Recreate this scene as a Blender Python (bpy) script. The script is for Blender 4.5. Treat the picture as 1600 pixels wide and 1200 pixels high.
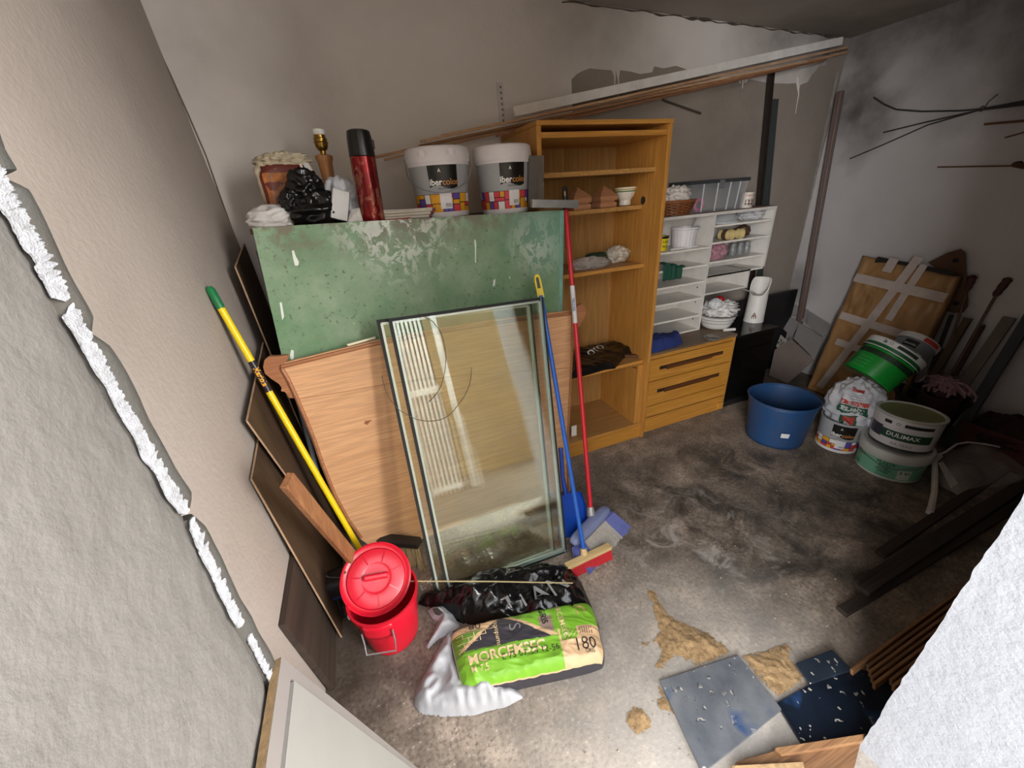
import bpy, math, random
from mathutils import Vector as V, Matrix, noise, geometry
R_ = math.radians
random.seed(7)
C = bpy.context.scene.collection
for _o in list(bpy.data.objects):
    bpy.data.objects.remove(_o)

# ---------------------------------------------------------------- camera, world, light, exposure
CAM = V((0, 0, 1.65)); FPX = 605.0
def _axes(a, b, c):
    ca, sa, cb, sb, cc, sc = math.cos(a), math.sin(a), math.cos(b), math.sin(b), math.cos(c), math.sin(c)
    w = V((sa*cb, ca*cb, -sb)); r = V((ca, -sa, 0)); u = r.cross(w)
    return cc*r + sc*u, -sc*r + cc*u, w
CR, CU, CW = _axes(R_(19.6), R_(25.77), R_(-4.27))
cd = bpy.data.cameras.new('camera'); cam = bpy.data.objects.new('camera', cd); C.objects.link(cam)
m = Matrix((CR, CU, -CW)).transposed().to_4x4(); m.translation = CAM; cam.matrix_world = m
cd.sensor_width = 36; cd.lens = FPX/1600*36; cd.clip_start = .01
S = bpy.context.scene; S.camera = cam
vs = S.view_settings; vs.view_transform = 'Standard'; vs.look = 'None'; vs.gamma = 1; vs.use_curve_mapping = False
vs.exposure = 0.45
W = bpy.data.worlds.new('sky'); S.world = W; W.use_nodes = True
W.node_tree.nodes['Background'].inputs[0].default_value = (.93, .96, 1, 1)
W.node_tree.nodes['Background'].inputs[1].default_value = 4.6
def area(name, loc, target, sx, sy, power, col=(1, 1, 1)):
    l = bpy.data.lights.new(name, 'AREA'); l.shape = 'RECTANGLE'; l.size = sx; l.size_y = sy; l.energy = power; l.color = col
    o = bpy.data.objects.new(name, l); C.objects.link(o); o.location = loc
    o.rotation_euler = (V(target)-V(loc)).to_track_quat('-Z', 'Y').to_euler(); return o
# open sky above the yard; a portal marks the garage doorway the light comes through
pl_ = area('doorway_portal', (.40, -.55, 1.32), (.4, 2, 1.32), 1.9, 2.6, 1)
pl_.data.cycles.is_portal = True
area('left_wall_fill', (3.6, -3.0, 2.3), (-.4, 1.7, 1.3), 2.6, 2.4, 620, (1, .98, .95))  # added fill lamp that brightens the left wall, no real source
area('right_heap_fill', (-2.9, -3.0, 2.2), (2.5, 1.6, .7), 2.2, 2.2, 330, (1, .98, .96))  # added fill lamp aimed at the right heap, no real source
S.cycles.max_bounces = 10; S.cycles.diffuse_bounces = 6; S.cycles.transparent_max_bounces = 16
S.cycles.sample_clamp_indirect = 8

# ---------------------------------------------------------------- pixel -> world helpers (real distances)
def ray(x, y): return (x-800)*CR - (y-600)*CU + FPX*CW
def at(x, y, X=None, Y=None, Z=None):
    d = ray(x, y)
    t = (X-CAM.x)/d.x if X is not None else (Y-CAM.y)/d.y if Y is not None else (Z-CAM.z)/d.z
    return CAM + d*t
def fl(x, y): return at(x, y, Z=0)
def onp(x, y, p0, n):
    d = ray(x, y); return CAM + d*((p0-CAM).dot(n)/d.dot(n))
def vert(x, y, X, Y):
    d = ray(x, y); t = (X*d.x+Y*d.y)/(d.x**2+d.y**2); return CAM.z + d.z*t
def dep(p): return (V(p)-CAM).dot(CW)
def px(n, p): return n*dep(p)/FPX           # n photo pixels at point p, in metres

# ---------------------------------------------------------------- materials
def lin(h):
    h = h.lstrip('#'); o = []
    for i in (0, 2, 4):
        c = int(h[i:i+2], 16)/255; o.append(c/12.92 if c <= .04045 else ((c+.055)/1.055)**2.4)
    return (*o, 1)
class NT:
    def __init__(s, name):
        s.m = bpy.data.materials.new(name); s.m.use_nodes = True; s.t = s.m.node_tree
        s.b = s.t.nodes['Principled BSDF']; s.co = s.t.nodes.new('ShaderNodeTexCoord').outputs['Object']
    def n(s, typ, **k):
        x = s.t.nodes.new(typ)
        for a, b in k.items(): setattr(x, a, b)
        return x
    def L(s, a, b): s.t.links.new(a, b)
    def noise(s, sc, detail=4, rough=.55, stretch=None, dist=0):
        x = s.n('ShaderNodeTexNoise'); x.inputs['Scale'].default_value = sc; x.inputs['Detail'].default_value = detail
        x.inputs['Roughness'].default_value = rough; x.inputs['Distortion'].default_value = dist
        if stretch:
            mp = s.n('ShaderNodeMapping'); mp.inputs['Scale'].default_value = stretch; s.L(s.co, mp.inputs[0]); s.L(mp.outputs[0], x.inputs[0])
        else: s.L(s.co, x.inputs[0])
        return x.outputs[0]
    def ramp(s, f, stops, interp='LINEAR'):
        x = s.n('ShaderNodeValToRGB'); x.color_ramp.interpolation = interp; e = x.color_ramp.elements
        while len(e) < len(stops): e.new(.5)
        for el, (p, c) in zip(e, stops):
            el.position = p; el.color = lin(c) if isinstance(c, str) else (c, c, c, 1)
        s.L(f, x.inputs[0]); return x.outputs[0]
    def mix(s, f, a, b, typ='MIX'):
        x = s.n('ShaderNodeMix', data_type='RGBA', blend_type=typ)
        for i, v in ((0, f), (6, a), (7, b)):
            if isinstance(v, str): x.inputs[i].default_value = lin(v)
            elif isinstance(v, (int, float)): x.inputs[i].default_value = v if i == 0 else (v, v, v, 1)
            else: s.L(v, x.inputs[i])
        return x.outputs[2]
    def math(s, op, a, b=0.0):
        x = s.n('ShaderNodeMath', operation=op, use_clamp=False)
        for i, v in ((0, a), (1, b)):
            if isinstance(v, (int, float)): x.inputs[i].default_value = v
            else: s.L(v, x.inputs[i])
        return x.outputs[0]
    def sep(s):
        x = s.n('ShaderNodeSeparateXYZ'); s.L(s.co, x.inputs[0]); return x.outputs
    def near(s, p, r0, r1, nz=None, amp=0):
        """1 inside r0 of the point p, fading to 0 at r1 (a patch with a ragged edge)"""
        x = s.n('ShaderNodeVectorMath', operation='DISTANCE'); s.L(s.co, x.inputs[0]); x.inputs[1].default_value = p
        d = x.outputs['Value']
        if nz is not None: d = s.math('ADD', d, s.math('MULTIPLY', s.math('SUBTRACT', nz, .5), amp))
        y = s.n('ShaderNodeMapRange', clamp=True); s.L(d, y.inputs[0]); y.inputs[1].default_value = r0; y.inputs[2].default_value = r1
        y.inputs[3].default_value = 1; y.inputs[4].default_value = 0; return y.outputs[0]
    def fin(s, col, rough=.7, bump=None, bs=.2, bd=.01, metal=0, **k):
        if isinstance(col, str): s.b.inputs['Base Color'].default_value = lin(col)
        else: s.L(col, s.b.inputs['Base Color'])
        if isinstance(rough, (int, float)): s.b.inputs['Roughness'].default_value = rough
        else: s.L(rough, s.b.inputs['Roughness'])
        s.b.inputs['Metallic'].default_value = metal
        for a, b in k.items(): s.b.inputs[a.replace('_', ' ')].default_value = b
        if bump is not None:
            x = s.n('ShaderNodeBump'); x.inputs['Strength'].default_value = bs; x.inputs['Distance'].default_value = bd
            s.L(bump, x.inputs['Height']); s.L(x.outputs[0], s.b.inputs['Normal'])
        return s.m
_mc = {}
def pl(col, rough=.5, var=.12, sc=14, metal=0, bs=.08, **k):
    """plain painted / plastic / metal surface with slight dirt"""
    key = (col, rough, var, sc, metal, bs, tuple(k.items()))
    if key in _mc: return _mc[key]
    q = NT('surface_'+col.strip('#')); f = q.noise(sc, 5)
    c = q.mix(q.ramp(f, [(.35, 0.0), (.75, 1.0)]), col, q.mix(var, col, '#4a3f35'))
    _mc[key] = q.fin(c, rough, q.noise(sc*6, 3), bs, .004, metal, **k); return _mc[key]
def flat(col, rough=.6):
    key = ('flat', col, rough)
    if key not in _mc:
        q = NT('print_'+col.strip('#')); _mc[key] = q.fin(q.mix(q.ramp(q.noise(60, 2), [(.4, 0.0), (.8, 1.0)]), col, q.mix(.08, col, '#554a40')), rough)
    return _mc[key]
def wood(name, dark, light, axis='Z', sc=1.0, rough=.55, contrast=(.3, .72), coat=0.0):
    q = NT(name); lo, hi = 1.6*sc, 34*sc
    st = {'X': (lo, hi, hi), 'Y': (hi, lo, hi), 'Z': (hi, hi, lo)}[axis]
    f = q.noise(1, 5, .6, st, .6); g = q.noise(3.2*sc, 3)
    st2 = tuple(v*5 for v in st); h = q.noise(1, 2, .5, st2)
    c = q.ramp(f, [(contrast[0], dark), (contrast[1], light)]); c = q.mix(q.math('MULTIPLY', g, .3), c, dark)
    c = q.mix(q.ramp(h, [(.42, .35), (.6, 0.0)]), c, q.mix(.5, dark, '#2a1a0c'))
    return q.fin(c, rough, f, .06, .003, Coat_Weight=coat)
def glassy(name, col, alpha=.3, rough=.15):
    q = NT(name); q.b.inputs['Alpha'].default_value = alpha
    return q.fin(q.mix(q.noise(25, 3), col, q.mix(.3, col, '#ffffff')), rough, q.noise(30, 3), .25, .006)

# ---------------------------------------------------------------- mesh builder
class M:
    def __init__(s): s.v = []; s.f = []; s.mi = []; s.cur = 0
    def add(s, vs, fs):
        b = len(s.v); s.v += [V(p) for p in vs]; s.f += [tuple(i+b for i in f) for f in fs]; s.mi += [s.cur]*len(fs); return s
    def box8(s, a):    # a: 4 bottom (ccw from above), 4 top
        return s.add(a, [(3, 2, 1, 0), (4, 5, 6, 7), (0, 1, 5, 4), (1, 2, 6, 5), (2, 3, 7, 6), (3, 0, 4, 7)])
    def box(s, x0, x1, y0, y1, z0, z1):
        return s.box8([(x0, y0, z0), (x1, y0, z0), (x1, y1, z0), (x0, y1, z0), (x0, y0, z1), (x1, y0, z1), (x1, y1, z1), (x0, y1, z1)])
    def bar(s, p, q, w, t, up=(0, 0, 1), w2=None):
        """straight bar p->q, width w across, thickness t along 'up'"""
        p, q = V(p), V(q); d = (q-p).normalized(); sd = d.cross(V(up)).normalized(); n = sd.cross(d).normalized(); w2 = w if w2 is None else w2
        a = [p-sd*w/2-n*t/2, p+sd*w/2-n*t/2, p+sd*w/2+n*t/2, p-sd*w/2+n*t/2, q-sd*w2/2-n*t/2, q+sd*w2/2-n*t/2, q+sd*w2/2+n*t/2, q-sd*w2/2+n*t/2]
        return s.add(a, [(0, 1, 2, 3), (7, 6, 5, 4), (4, 5, 1, 0), (5, 6, 2, 1), (6, 7, 3, 2), (7, 4, 0, 3)])
    def plate(s, pts, t):
        """polygon (any 3D, roughly flat) extruded by the vector t"""
        pts = [V(p) for p in pts]; t = V(t); n = len(pts)
        nm = geometry.normal(pts) if n > 2 else V((0, 0, 1))
        if nm.dot(t) > 0: pts.reverse()
        tri = [tuple(x) for x in geometry.tessellate_polygon([pts])] if n > 4 else [tuple(range(n))]
        fr = []
        for f in tri:
            c = [pts[i] for i in f]
            if geometry.normal(c).dot(t) > 0: f = tuple(reversed(f))
            fr.append(f)
        fs = fr + [tuple(i+n for i in reversed(f)) for f in fr] + [((i+1) % n, i, i+n, (i+1) % n+n) for i in range(n)]
        return s.add(pts+[p+t for p in pts], fs)
    def tube(s, pts, r, n=8, cap=True, flatten=None):
        pts = [V(p) for p in pts]; rr = r if isinstance(r, (list, tuple)) else [r]*len(pts); vs = []; ref = None
        for i, p in enumerate(pts):
            d = (pts[min(i+1, len(pts)-1)]-pts[max(i-1, 0)]).normalized()
            if ref is None: ref = d.orthogonal().normalized()
            a = (ref-d*ref.dot(d)).normalized(); b = d.cross(a); ref = a
            vs += [p+(a*math.cos(2*math.pi*k/n)+b*math.sin(2*math.pi*k/n))*rr[i] for k in range(n)]
        fs = [(i*n+k, i*n+(k+1) % n, (i+1)*n+(k+1) % n, (i+1)*n+k) for i in range(len(pts)-1) for k in range(n)]
        if cap: fs += [tuple(reversed(range(n))), tuple(range((len(pts)-1)*n, len(pts)*n))]
        return s.add(vs, fs)
    def lathe(s, prof, n=32, c=(0, 0, 0), sx=1, sy=1, cap=True):
        c = V(c); vs = []
        for r, z in prof: vs += [c+V((r*sx*math.cos(2*math.pi*k/n), r*sy*math.sin(2*math.pi*k/n), z)) for k in range(n)]
        fs = [(i*n+k, i*n+(k+1) % n, (i+1)*n+(k+1) % n, (i+1)*n+k) for i in range(len(prof)-1) for k in range(n)]
        if cap:
            if prof[0][0] > 1e-4: fs.append(tuple(reversed(range(n))))
            if prof[-1][0] > 1e-4: fs.append(tuple(range((len(prof)-1)*n, len(prof)*n)))
        return s.add(vs, fs)
    def grid(s, fn, nu, nv, closed_u=False, flip=False):
        vs = [fn(i/nu, j/nv) for j in range(nv+1) for i in range(nu+(0 if closed_u else 1))]; w = nu if closed_u else nu+1
        fs = [(j*w+i, j*w+(i+1) % w, (j+1)*w+(i+1) % w, (j+1)*w+i) for j in range(nv) for i in range(nu)]
        if flip: fs = [tuple(reversed(f)) for f in fs]
        return s.add(vs, fs)
    def blob(s, c, rad, seed=0, amp=.25, fr=2.0, zmin=None, nu=56, nv=36, fine=.06, pw=1.0):
        """crumpled lump: ball with ridged creases, flattened where it rests"""
        c = V(c); rad = V(rad)
        def fn(u, v):
            th = 2*math.pi*u; ph = math.pi*(v-.5); d = V((math.cos(ph)*math.cos(th), math.cos(ph)*math.sin(th), math.sin(ph)))
            q = d*fr+V((seed*3.1, seed*1.7, seed))
            k = 1+amp*(.55-2.2*abs(noise.noise(q)))+amp*.6*noise.noise(q*2.3)+fine*(.5-2*abs(noise.noise(q*5.1)))
            p = c+V((d.x*rad.x, d.y*rad.y, d.z*rad.z))*k
            if zmin is not None and p.z < zmin: p.z = zmin
            return p
        return s.grid(fn, nu, nv, True)
    def mound(s, poly, fn, step=.01, ragged=None):
        """a heap or a film lying on a surface: grid inside the outline 'poly', height fn(x, y, distance_to_edge)"""
        P = [V((p[0], p[1])) for p in poly]; n = len(P)
        def ins(x, y):
            r = False
            for i in range(n):
                a, b = P[i], P[(i+1) % n]
                if (a.y > y) != (b.y > y) and x < (b.x-a.x)*(y-a.y)/(b.y-a.y)+a.x: r = not r
            return r
        def edge(x, y):
            bd, bp = 9, None
            for i in range(n):
                a, b = P[i], P[(i+1) % n]; ab = b-a; q = V((x, y)); t = max(0, min(1, (q-a).dot(ab)/max(ab.length_squared, 1e-9))); e = a+ab*t
                if (e-q).length < bd: bd, bp = (e-q).length, e
            return bd, bp
        x0, y0 = min(p.x for p in P), min(p.y for p in P); nx = int((max(p.x for p in P)-x0)/step)+2; ny = int((max(p.y for p in P)-y0)/step)+2
        I = {(i, j): ins(x0+i*step, y0+j*step) for i in range(nx+1) for j in range(ny+1)}; ix = {}; vs = []; fs = []
        def gv(i, j):
            if (i, j) not in ix:
                x, y = x0+i*step, y0+j*step; d, e = edge(x, y)
                if not I[i, j]: x, y, d = e.x, e.y, 0
                ix[i, j] = len(vs); vs.append(V((x, y, fn(x, y, d))))
            return ix[i, j]
        for i in range(nx):
            for j in range(ny):
                if ragged and ragged(x0+(i+.5)*step, y0+(j+.5)*step, edge(x0+(i+.5)*step, y0+(j+.5)*step)[0]): continue
                if sum(I[a] for a in ((i, j), (i+1, j), (i+1, j+1), (i, j+1))) >= 2: fs.append((gv(i, j), gv(i+1, j), gv(i+1, j+1), gv(i, j+1)))
        return s.add(vs, fs)
    def text(s, txt, size, fn, bold=0.0, align='CENTER', sub=0, shear=0.0):
        """flat lettering; fn(x, y) -> 3D point on the printed surface"""
        cu = bpy.data.curves.new('lettering', 'FONT'); cu.body = txt; cu.size = size; cu.align_x = align; cu.align_y = 'CENTER'; cu.offset = bold*size; cu.resolution_u = 3; cu.shear = shear
        o = bpy.data.objects.new('lettering', cu); me = bpy.data.meshes.new_from_object(o)
        s.add([fn(v.co.x, v.co.y) for v in me.vertices], [tuple(p.vertices) for p in me.polygons])
        bpy.data.objects.remove(o); bpy.data.meshes.remove(me); bpy.data.curves.remove(cu); return s

# ---------------------------------------------------------------- objects
def mesh_obj(name, mb, mat, inv=None, smooth=False, bev=0.0, auto=True):
    me = bpy.data.meshes.new(name)
    me.from_pydata([inv @ v if inv else v for v in mb.v], [], mb.f)
    for q in (mat if isinstance(mat, (list, tuple)) else [mat]): me.materials.append(q)
    me.polygons.foreach_set('material_index', mb.mi)
    if smooth:
        me.polygons.foreach_set('use_smooth', [True]*len(mb.f))
        if auto and hasattr(me, 'set_sharp_from_angle'): me.set_sharp_from_angle(angle=R_(40))
    me.update(); o = bpy.data.objects.new(name, me); C.objects.link(o)
    if bev:
        b = o.modifiers.new('bevel', 'BEVEL'); b.width = bev; b.segments = 2; b.limit_method = 'ANGLE'; b.angle_limit = R_(40)
    return o
def tag(o, label, cat, group=None, kind=None):
    o['label'] = label; o['category'] = cat
    if group: o['group'] = group
    if kind: o['kind'] = kind
    return o
MAT = {}
def thing(name, label, cat, loc=(0, 0, 0), rot=None, group=None):
    o = bpy.data.objects.new(name, None); C.objects.link(o); o.empty_display_size = .05
    mw = Matrix.Translation(V(loc))
    if rot is not None: mw = mw @ rot.to_4x4()
    o.matrix_world = mw; MAT[o.name] = mw; return tag(o, label, cat, group)
def part(name, mb, mat, parent, local=False, label=None, kind=None, **k):
    mw = MAT[parent.name]
    o = mesh_obj(name, mb, mat, None if local else mw.inverted(), **k); o.parent = parent; MAT[o.name] = mw
    if label: o['label'] = label
    if kind: o['kind'] = kind
    return o
def solo(name, mb, mat, label, cat, group=None, kind=None, **k):
    xs = [v.x for v in mb.v]; ys = [v.y for v in mb.v]; b = V(((min(xs)+max(xs))/2, (min(ys)+max(ys))/2, min(v.z for v in mb.v)))
    mw = Matrix.Translation(b); o = mesh_obj(name, mb, mat, mw.inverted(), **k); o.matrix_world = mw; MAT[o.name] = mw
    return tag(o, label, cat, group, kind)
def struct(name, mb, mat, parent=None, **k):
    o = mesh_obj(name, mb, mat, **k); MAT[o.name] = Matrix()
    o['kind'] = 'structure'
    if parent: o.parent = parent
    return o
def frame(z, x=(1, 0, 0)):
    z = V(z).normalized(); x = V(x); x = (x-z*x.dot(z)).normalized(); return Matrix((x, z.cross(x), z)).transposed()
def facing(loc, tilt=None):
    d = V((CAM.x-loc.x, CAM.y-loc.y, 0)).normalized(); return frame(tilt or (0, 0, 1), V((-d.y, d.x, 0)))
# ================================================================ the room
YB, XR, PX_, PY_ = 2.42, 3.62, -.36, .69          # back wall, right wall, left pier face and its far edge
def xl(z): return -.468-.044*z                    # the left wall leans out a little
def ceil_z(x): return 2.60-.026*x

def floor_mat():
    q = NT('stained_concrete'); a = q.noise(2.2, 6, .6); b = q.noise(9, 6, .65); c = q.noise(70, 4, .6); d = q.noise(1.1, 3, .5)
    col = q.ramp(b, [(.28, '#6d6053'), (.5, '#98897a'), (.72, '#bba999')])
    col = q.mix(q.ramp(a, [(.38, .55), (.62, 0.0)]), col, '#57504a')
    col = q.mix(q.ramp(c, [(.36, .55), (.5, 0.0)]), col, '#4a423a'); col = q.mix(q.ramp(c, [(.6, 0.0), (.72, .55)]), col, '#d9d0c4')
    s = q.noise(4.5, 6, .7, None, .8)
    for p, r0, r1, f in (((1.55, .95, 0), .1, .75, .85), ((2.1, .75, 0), .1, .8, .8), ((1.15, 1.45, 0), .0, .45, .6), ((1.9, 1.5, 0), .0, .7, .55), ((2.9, .8, 0), .2, 1.0, .75)):
        k = q.math('MULTIPLY', q.near(p, r0, r1, s, 1.1), f); col = q.mix(q.math('MULTIPLY', k, q.ramp(s, [(.35, 1.0), (.62, .25)])), col, '#2e2925')
    w = q.noise(6, 5, .7, None, 1.2)
    col = q.mix(q.math('MULTIPLY', q.near((1.3, 1.05, 0), .1, .6, s, .5), q.ramp(w, [(.52, 0.0), (.66, .6)])), col, '#b9b3ac')
    col = q.mix(q.math('MULTIPLY', q.near((.75, .25, 0), .25, .9, s, .3), .55), col, '#c9c4bd')
    col = q.mix(q.math('MULTIPLY', q.near((-.42, 1.15, 0), .1, .42, s, .2), .8), col, '#2b2019')
    return q.fin(col, q.ramp(b, [(.3, .55), (.7, .85)]), q.math('ADD', b, q.math('MULTIPLY', c, .5)), .35, .01)
def wall_mat(name, base, dirt, bump=.15, mold_and_shade=(), sc=1.0, bsc=55):
    q = NT(name); a = q.noise(1.3*sc, 5, .6); b = q.noise(bsc, 4, .6); c = q.noise(7*sc, 6, .7, None, .3); cm = q.noise(3*sc, 3, .5)
    col = q.mix(q.ramp(a, [(.38, 0.0), (.75, .5)]), base, dirt)
    col = q.mix(q.ramp(c, [(.64, 0.0), (.78, .4)]), col, dirt)
    for p, r0, r1, f, mc in mold_and_shade:
        k = q.math('MULTIPLY', q.near(p, r0, r1, cm, .7), q.ramp(c, [(.15, f), (.85, f*.55)])); col = q.mix(k, col, mc)
    return q.fin(col, .85, q.math('ADD', b, q.math('MULTIPLY', a, 2)), bump, .012)
m_floor = floor_mat()
m_wall_l = wall_mat('grey_plaster_left', '#ab9f96', '#8a7f76', .22, [((-.5, 2.4, .9), .05, .5, .7, '#4b443e'), ((-.55, 2.4, 2.4), .1, .9, .45, '#7a7068')])  # the upper back corner patch is shade painted into the plaster colour
m_wall_b = wall_mat('white_wall_paint', '#e2dcd8', '#c9bfb7', .12, [((1.6, 2.42, 2.6), .05, .55, .6, '#55493f'), ((3.0, 2.42, 2.55), .05, .6, .7, '#4a3f37'), ((3.62, 2.42, 2.5), .1, .5, .9, '#40362f'), ((-.55, 2.42, 2.2), .1, .7, .45, '#857a70')])  # the patch at the upper left end is shade painted into the wall colour
m_wall_r = wall_mat('mouldy_white_paint', '#c6c2c2', '#a5a09e', .15, [((3.62, 1.7, 2.6), .1, .85, .95, '#453b37'), ((3.62, 1.2, 2.35), .1, .7, .85, '#4d423d'), ((3.62, 2.25, 2.0), .0, .35, .95, '#3f3934'), ((3.62, 2.4, 2.5), .1, .5, .9, '#3a332d'), ((3.62, 2.35, .75), .0, .3, .7, '#555049')])
m_render = wall_mat('bare_cement_render', '#968b81', '#756b63', .2, [((2.6, 2.42, 1.9), .0, .5, .5, '#4e4741')], 1.6)
m_plaster = wall_mat('rough_plaster', '#74706b', '#635f5a', .3, (), 1.2, 60)
m_white = wall_mat('rough_white_paint', '#9fa2a8', '#8f9299', .45, (), 1.5, 60)
m_ceil = wall_mat('ceiling_paint', '#a8a098', '#7d746c', .15, [((3.3, 2.3, 2.5), .1, .6, .6, '#4a4038')])
m_mortar = pl('#4b4a46', .85, .5, 20, bs=.5); m_smear = pl('#b4b5ba', .8, .5, 60, bs=.8)

g = M(); g.box(-1.6, 4.0, -.36, 2.7, -.1, 0); struct('floor', g, m_floor)
g = M(); g.box(-4.0, 7.0, -5.0, -.36, -.1, .004); struct('floor_yard', g, wall_mat('yard_ground', '#4b463f', '#35302b', .4))
g = M(); g.box(-.9, 3.9, YB, 2.62, 0, 2.9); wall_b = struct('wall_back', g, m_wall_b)
g = M(); g.box8([(-.95, .5, 0), (xl(0), .5, 0), (xl(0), YB, 0), (-.95, YB, 0), (-.95, .5, 2.9), (xl(2.9), .5, 2.9), (xl(2.9), YB, 2.9), (-.95, YB, 2.9)]); wall_l = struct('wall_left', g, m_wall_l)
g = M(); g.box(XR, 3.9, -.3, YB, 0, 2.9); struct('wall_right', g, m_wall_r)
g = M(); g.box8([(-.95, -.3, ceil_z(-.95)), (3.9, -.3, ceil_z(3.9)), (3.9, 2.62, ceil_z(3.9)), (-.95, 2.62, ceil_z(-.95)), (-.95, -.3, 2.95), (3.9, -.3, 2.95), (3.9, 2.62, 2.95), (-.95, 2.62, 2.95)]); struct('ceiling', g, m_ceil)
# rough crack of missing plaster where the back wall meets the ceiling
g = M(); pts = [V((x, YB-.004, ceil_z(x)-.006+.012*noise.noise(V((x*9, 0, 3))))) for x in [1.3+.012*i for i in range(190)]]
g.tube(pts, [.002+.012*abs(noise.noise(V((p.x*9, 2, 0))))*abs(noise.noise(V((p.x*2.5, 7, 0))))*3 for p in pts], 6); struct('trim_1', g, pl('#54483d', .95, .5, 30, bs=.6), None)['label'] = 'dark ragged plaster joint under the ceiling'

# left pier: rough plaster reveal with a broken cement edge
tr = [(-40, 120), (0, 235), (22, 275), (45, 320), (75, 375), (105, 430), (140, 500), (185, 580), (225, 655), (262, 722), (300, 785), (330, 852), (365, 925), (398, 985), (424, 1035), (470, 1120), (520, 1200)]
edge = [at(x, y, X=PX_) for x, y in tr]
def ey(z):
    for a, b in zip(edge, edge[1:]):
        if b.z <= z <= a.z: return b.y+(a.y-b.y)*(z-b.z)/(a.z-b.z)
    return edge[0].y if z > edge[0].z else edge[-1].y
def pf(u, v):
    z = 2.62*v; yf = ey(z)-.018; y = -.5+u*(yf+.5); e = max(0, u-.93)/.07
    return V((PX_+.004*noise.noise(V((0, y*7, z*7)))+.003*noise.noise(V((2, y*25, z*25)))-.012*e*e, y, z))
g = M(); g.grid(pf, 110, 200); k = len(g.v)
rowv = [pf(1, j/60) for j in range(61)]
g.add([p for p in rowv]+[V((-.9, p.y+.01, p.z)) for p in rowv], [(j, j+1, j+62, j+61) for j in range(60)])
g.add([(-.9, -.5, 0), (PX_, -.5, 0), (PX_, -.5, 2.62), (-.9, -.5, 2.62)], [(0, 1, 2, 3)])
pier = struct('wall_front_left', g, m_plaster, smooth=True)
for a, b in ((0, 2), (2.2, 6.2), (6.2, 9.98), (10.15, 14.6)):      # bare cement beads along the broken edge
    pts = []; rad = []; n = 26
    for i in range(n+1):
        t = a+(b-a)*i/n; j = min(int(t), len(edge)-2); p = edge[j].lerp(edge[j+1], t-j); e = min(i, n-i)/n
        pts.append(p+V((-.009, -.019, 0))+V((noise.noise(p*14), noise.noise(p*14+V((5, 0, 0))), 0))*.003); rad.append(.0225*min(1, .35+e*8)**.6*(1+.14*noise.noise(p*11)))
    part('cement_bead', M().tube(pts, rad, 12), m_mortar, pier, smooth=True)['kind'] = 'structure'
for a, b, w0 in ((1.6, 5.4, .03), (5.5, 9.9, .024), (10.05, 12.4, .02), (12.7, 14.2, .012)):   # white paint smeared beside it
    L, Rr = [], []; n = 110
    for i in range(n+1):
        t = a+(b-a)*i/n; j = min(int(t), len(edge)-2); p = edge[j].lerp(edge[j+1], t-j); e = min(1, min(i, n-i)/4)
        L.append(V((PX_+.0065, p.y-.04-w0*.7*e*(.8+.5*noise.noise(V((t*2.2, 1, 0)))), p.z-.004))); Rr.append(V((PX_+.011, p.y-.036+e*(.003+.016*noise.noise(V((t*9, 7, 0)))+.008*noise.noise(V((t*31, 7, 0)))), p.z)))
    g = M(); g.add(L+Rr, [(i, i+1, n+2+i, n+1+i) for i in range(n)]); o = part('paint_smear', g, m_smear, pier); o['kind'] = 'structure'
    so = o.modifiers.new('solid', 'SOLIDIFY'); so.thickness = .003

# right jamb of the doorway and the front wall beyond it
XJ = 1.15
def jy(z): return .200+.004*noise.noise(V((0, 3, z*9)))+.003*noise.noise(V((1, 3, z*30)))
def jf(u, v):
    z = 2.62*v; y = -.34+u*(jy(z)+.34); e = max(0, u-.94)/.06
    return V((XJ+.004*noise.noise(V((4, y*8, z*8)))+.002*noise.noise(V((6, y*30, z*30)))+0*e, y, z))
g = M(); g.grid(jf, 60, 220, flip=True); rowv = [jf(1, j/110) for j in range(111)]
g.cur = 1; g.add(rowv+[V((3.9, .2, p.z)) for p in rowv], [(j, j+1, j+112, j+111) for j in range(110)])
g.add([(XJ, -.34, 0), (3.9, -.34, 0), (3.9, -.34, 2.62), (XJ, -.34, 2.62)], [(0, 1, 2, 3)]); struct('wall_front_right', g, [m_white, m_render], smooth=True)

# bare render showing below the torn edge of the white paint
def onb(x, y): return at(x, y, Y=YB)
pp = [(893, 213), (895, 191), (893, 124), (901, 116), (910, 111), (921, 107), (940, 109), (955, 110), (959, 120), (962, 112), (966, 128), (969, 110), (985, 112), (1000, 116), (1019, 113), (1022, 104), (1036, 107), (1056, 103), (1070, 108), (1082, 114), (1100, 118), (1130, 122), (1152, 125), (1156, 132), (1160, 124), (1164, 131), (1170, 124), (1190, 128), (1206, 130), (1230, 131), (1243, 130), (1247, 150), (1250, 133), (1262, 128), (1268, 118), (1272, 114), (1280, 104), (1290, 102), (1294, 90), (1297, 70), (1303, 57), (1328, 62), (1233, 470), (1180, 640), (900, 640)]
P3 = [onb(x, y) for x, y in pp]; P3 = [V((min(p.x, XR-.002), p.y-.0005, max(p.z, .01))) for p in P3]
o = part('bare_render', M().plate(P3, (0, .003, 0)), m_render, wall_b) if False else None
g = M(); g.plate([p+V((0, -.003, 0)) for p in P3], (0, .003, 0)); o = struct('bare_render', g, m_render, wall_b)
for a in (((966, 128), (965, 165), (963, 108), 3), ((1247, 148), (1242, 178), (1246, 120), 3), ((1160, 130), (1159, 139), (1160, 122), 2), ((960, 128), (958, 140), (960, 110), 2)):   # runs of white paint
    p, q, s = [onb(*x)+V((0, -.004, 0)) for x in a[:3]]; struct('paint_run', M().tube([s, p, q], [.007, .004, .0015], 6), m_wall_b, wall_b)
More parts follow.
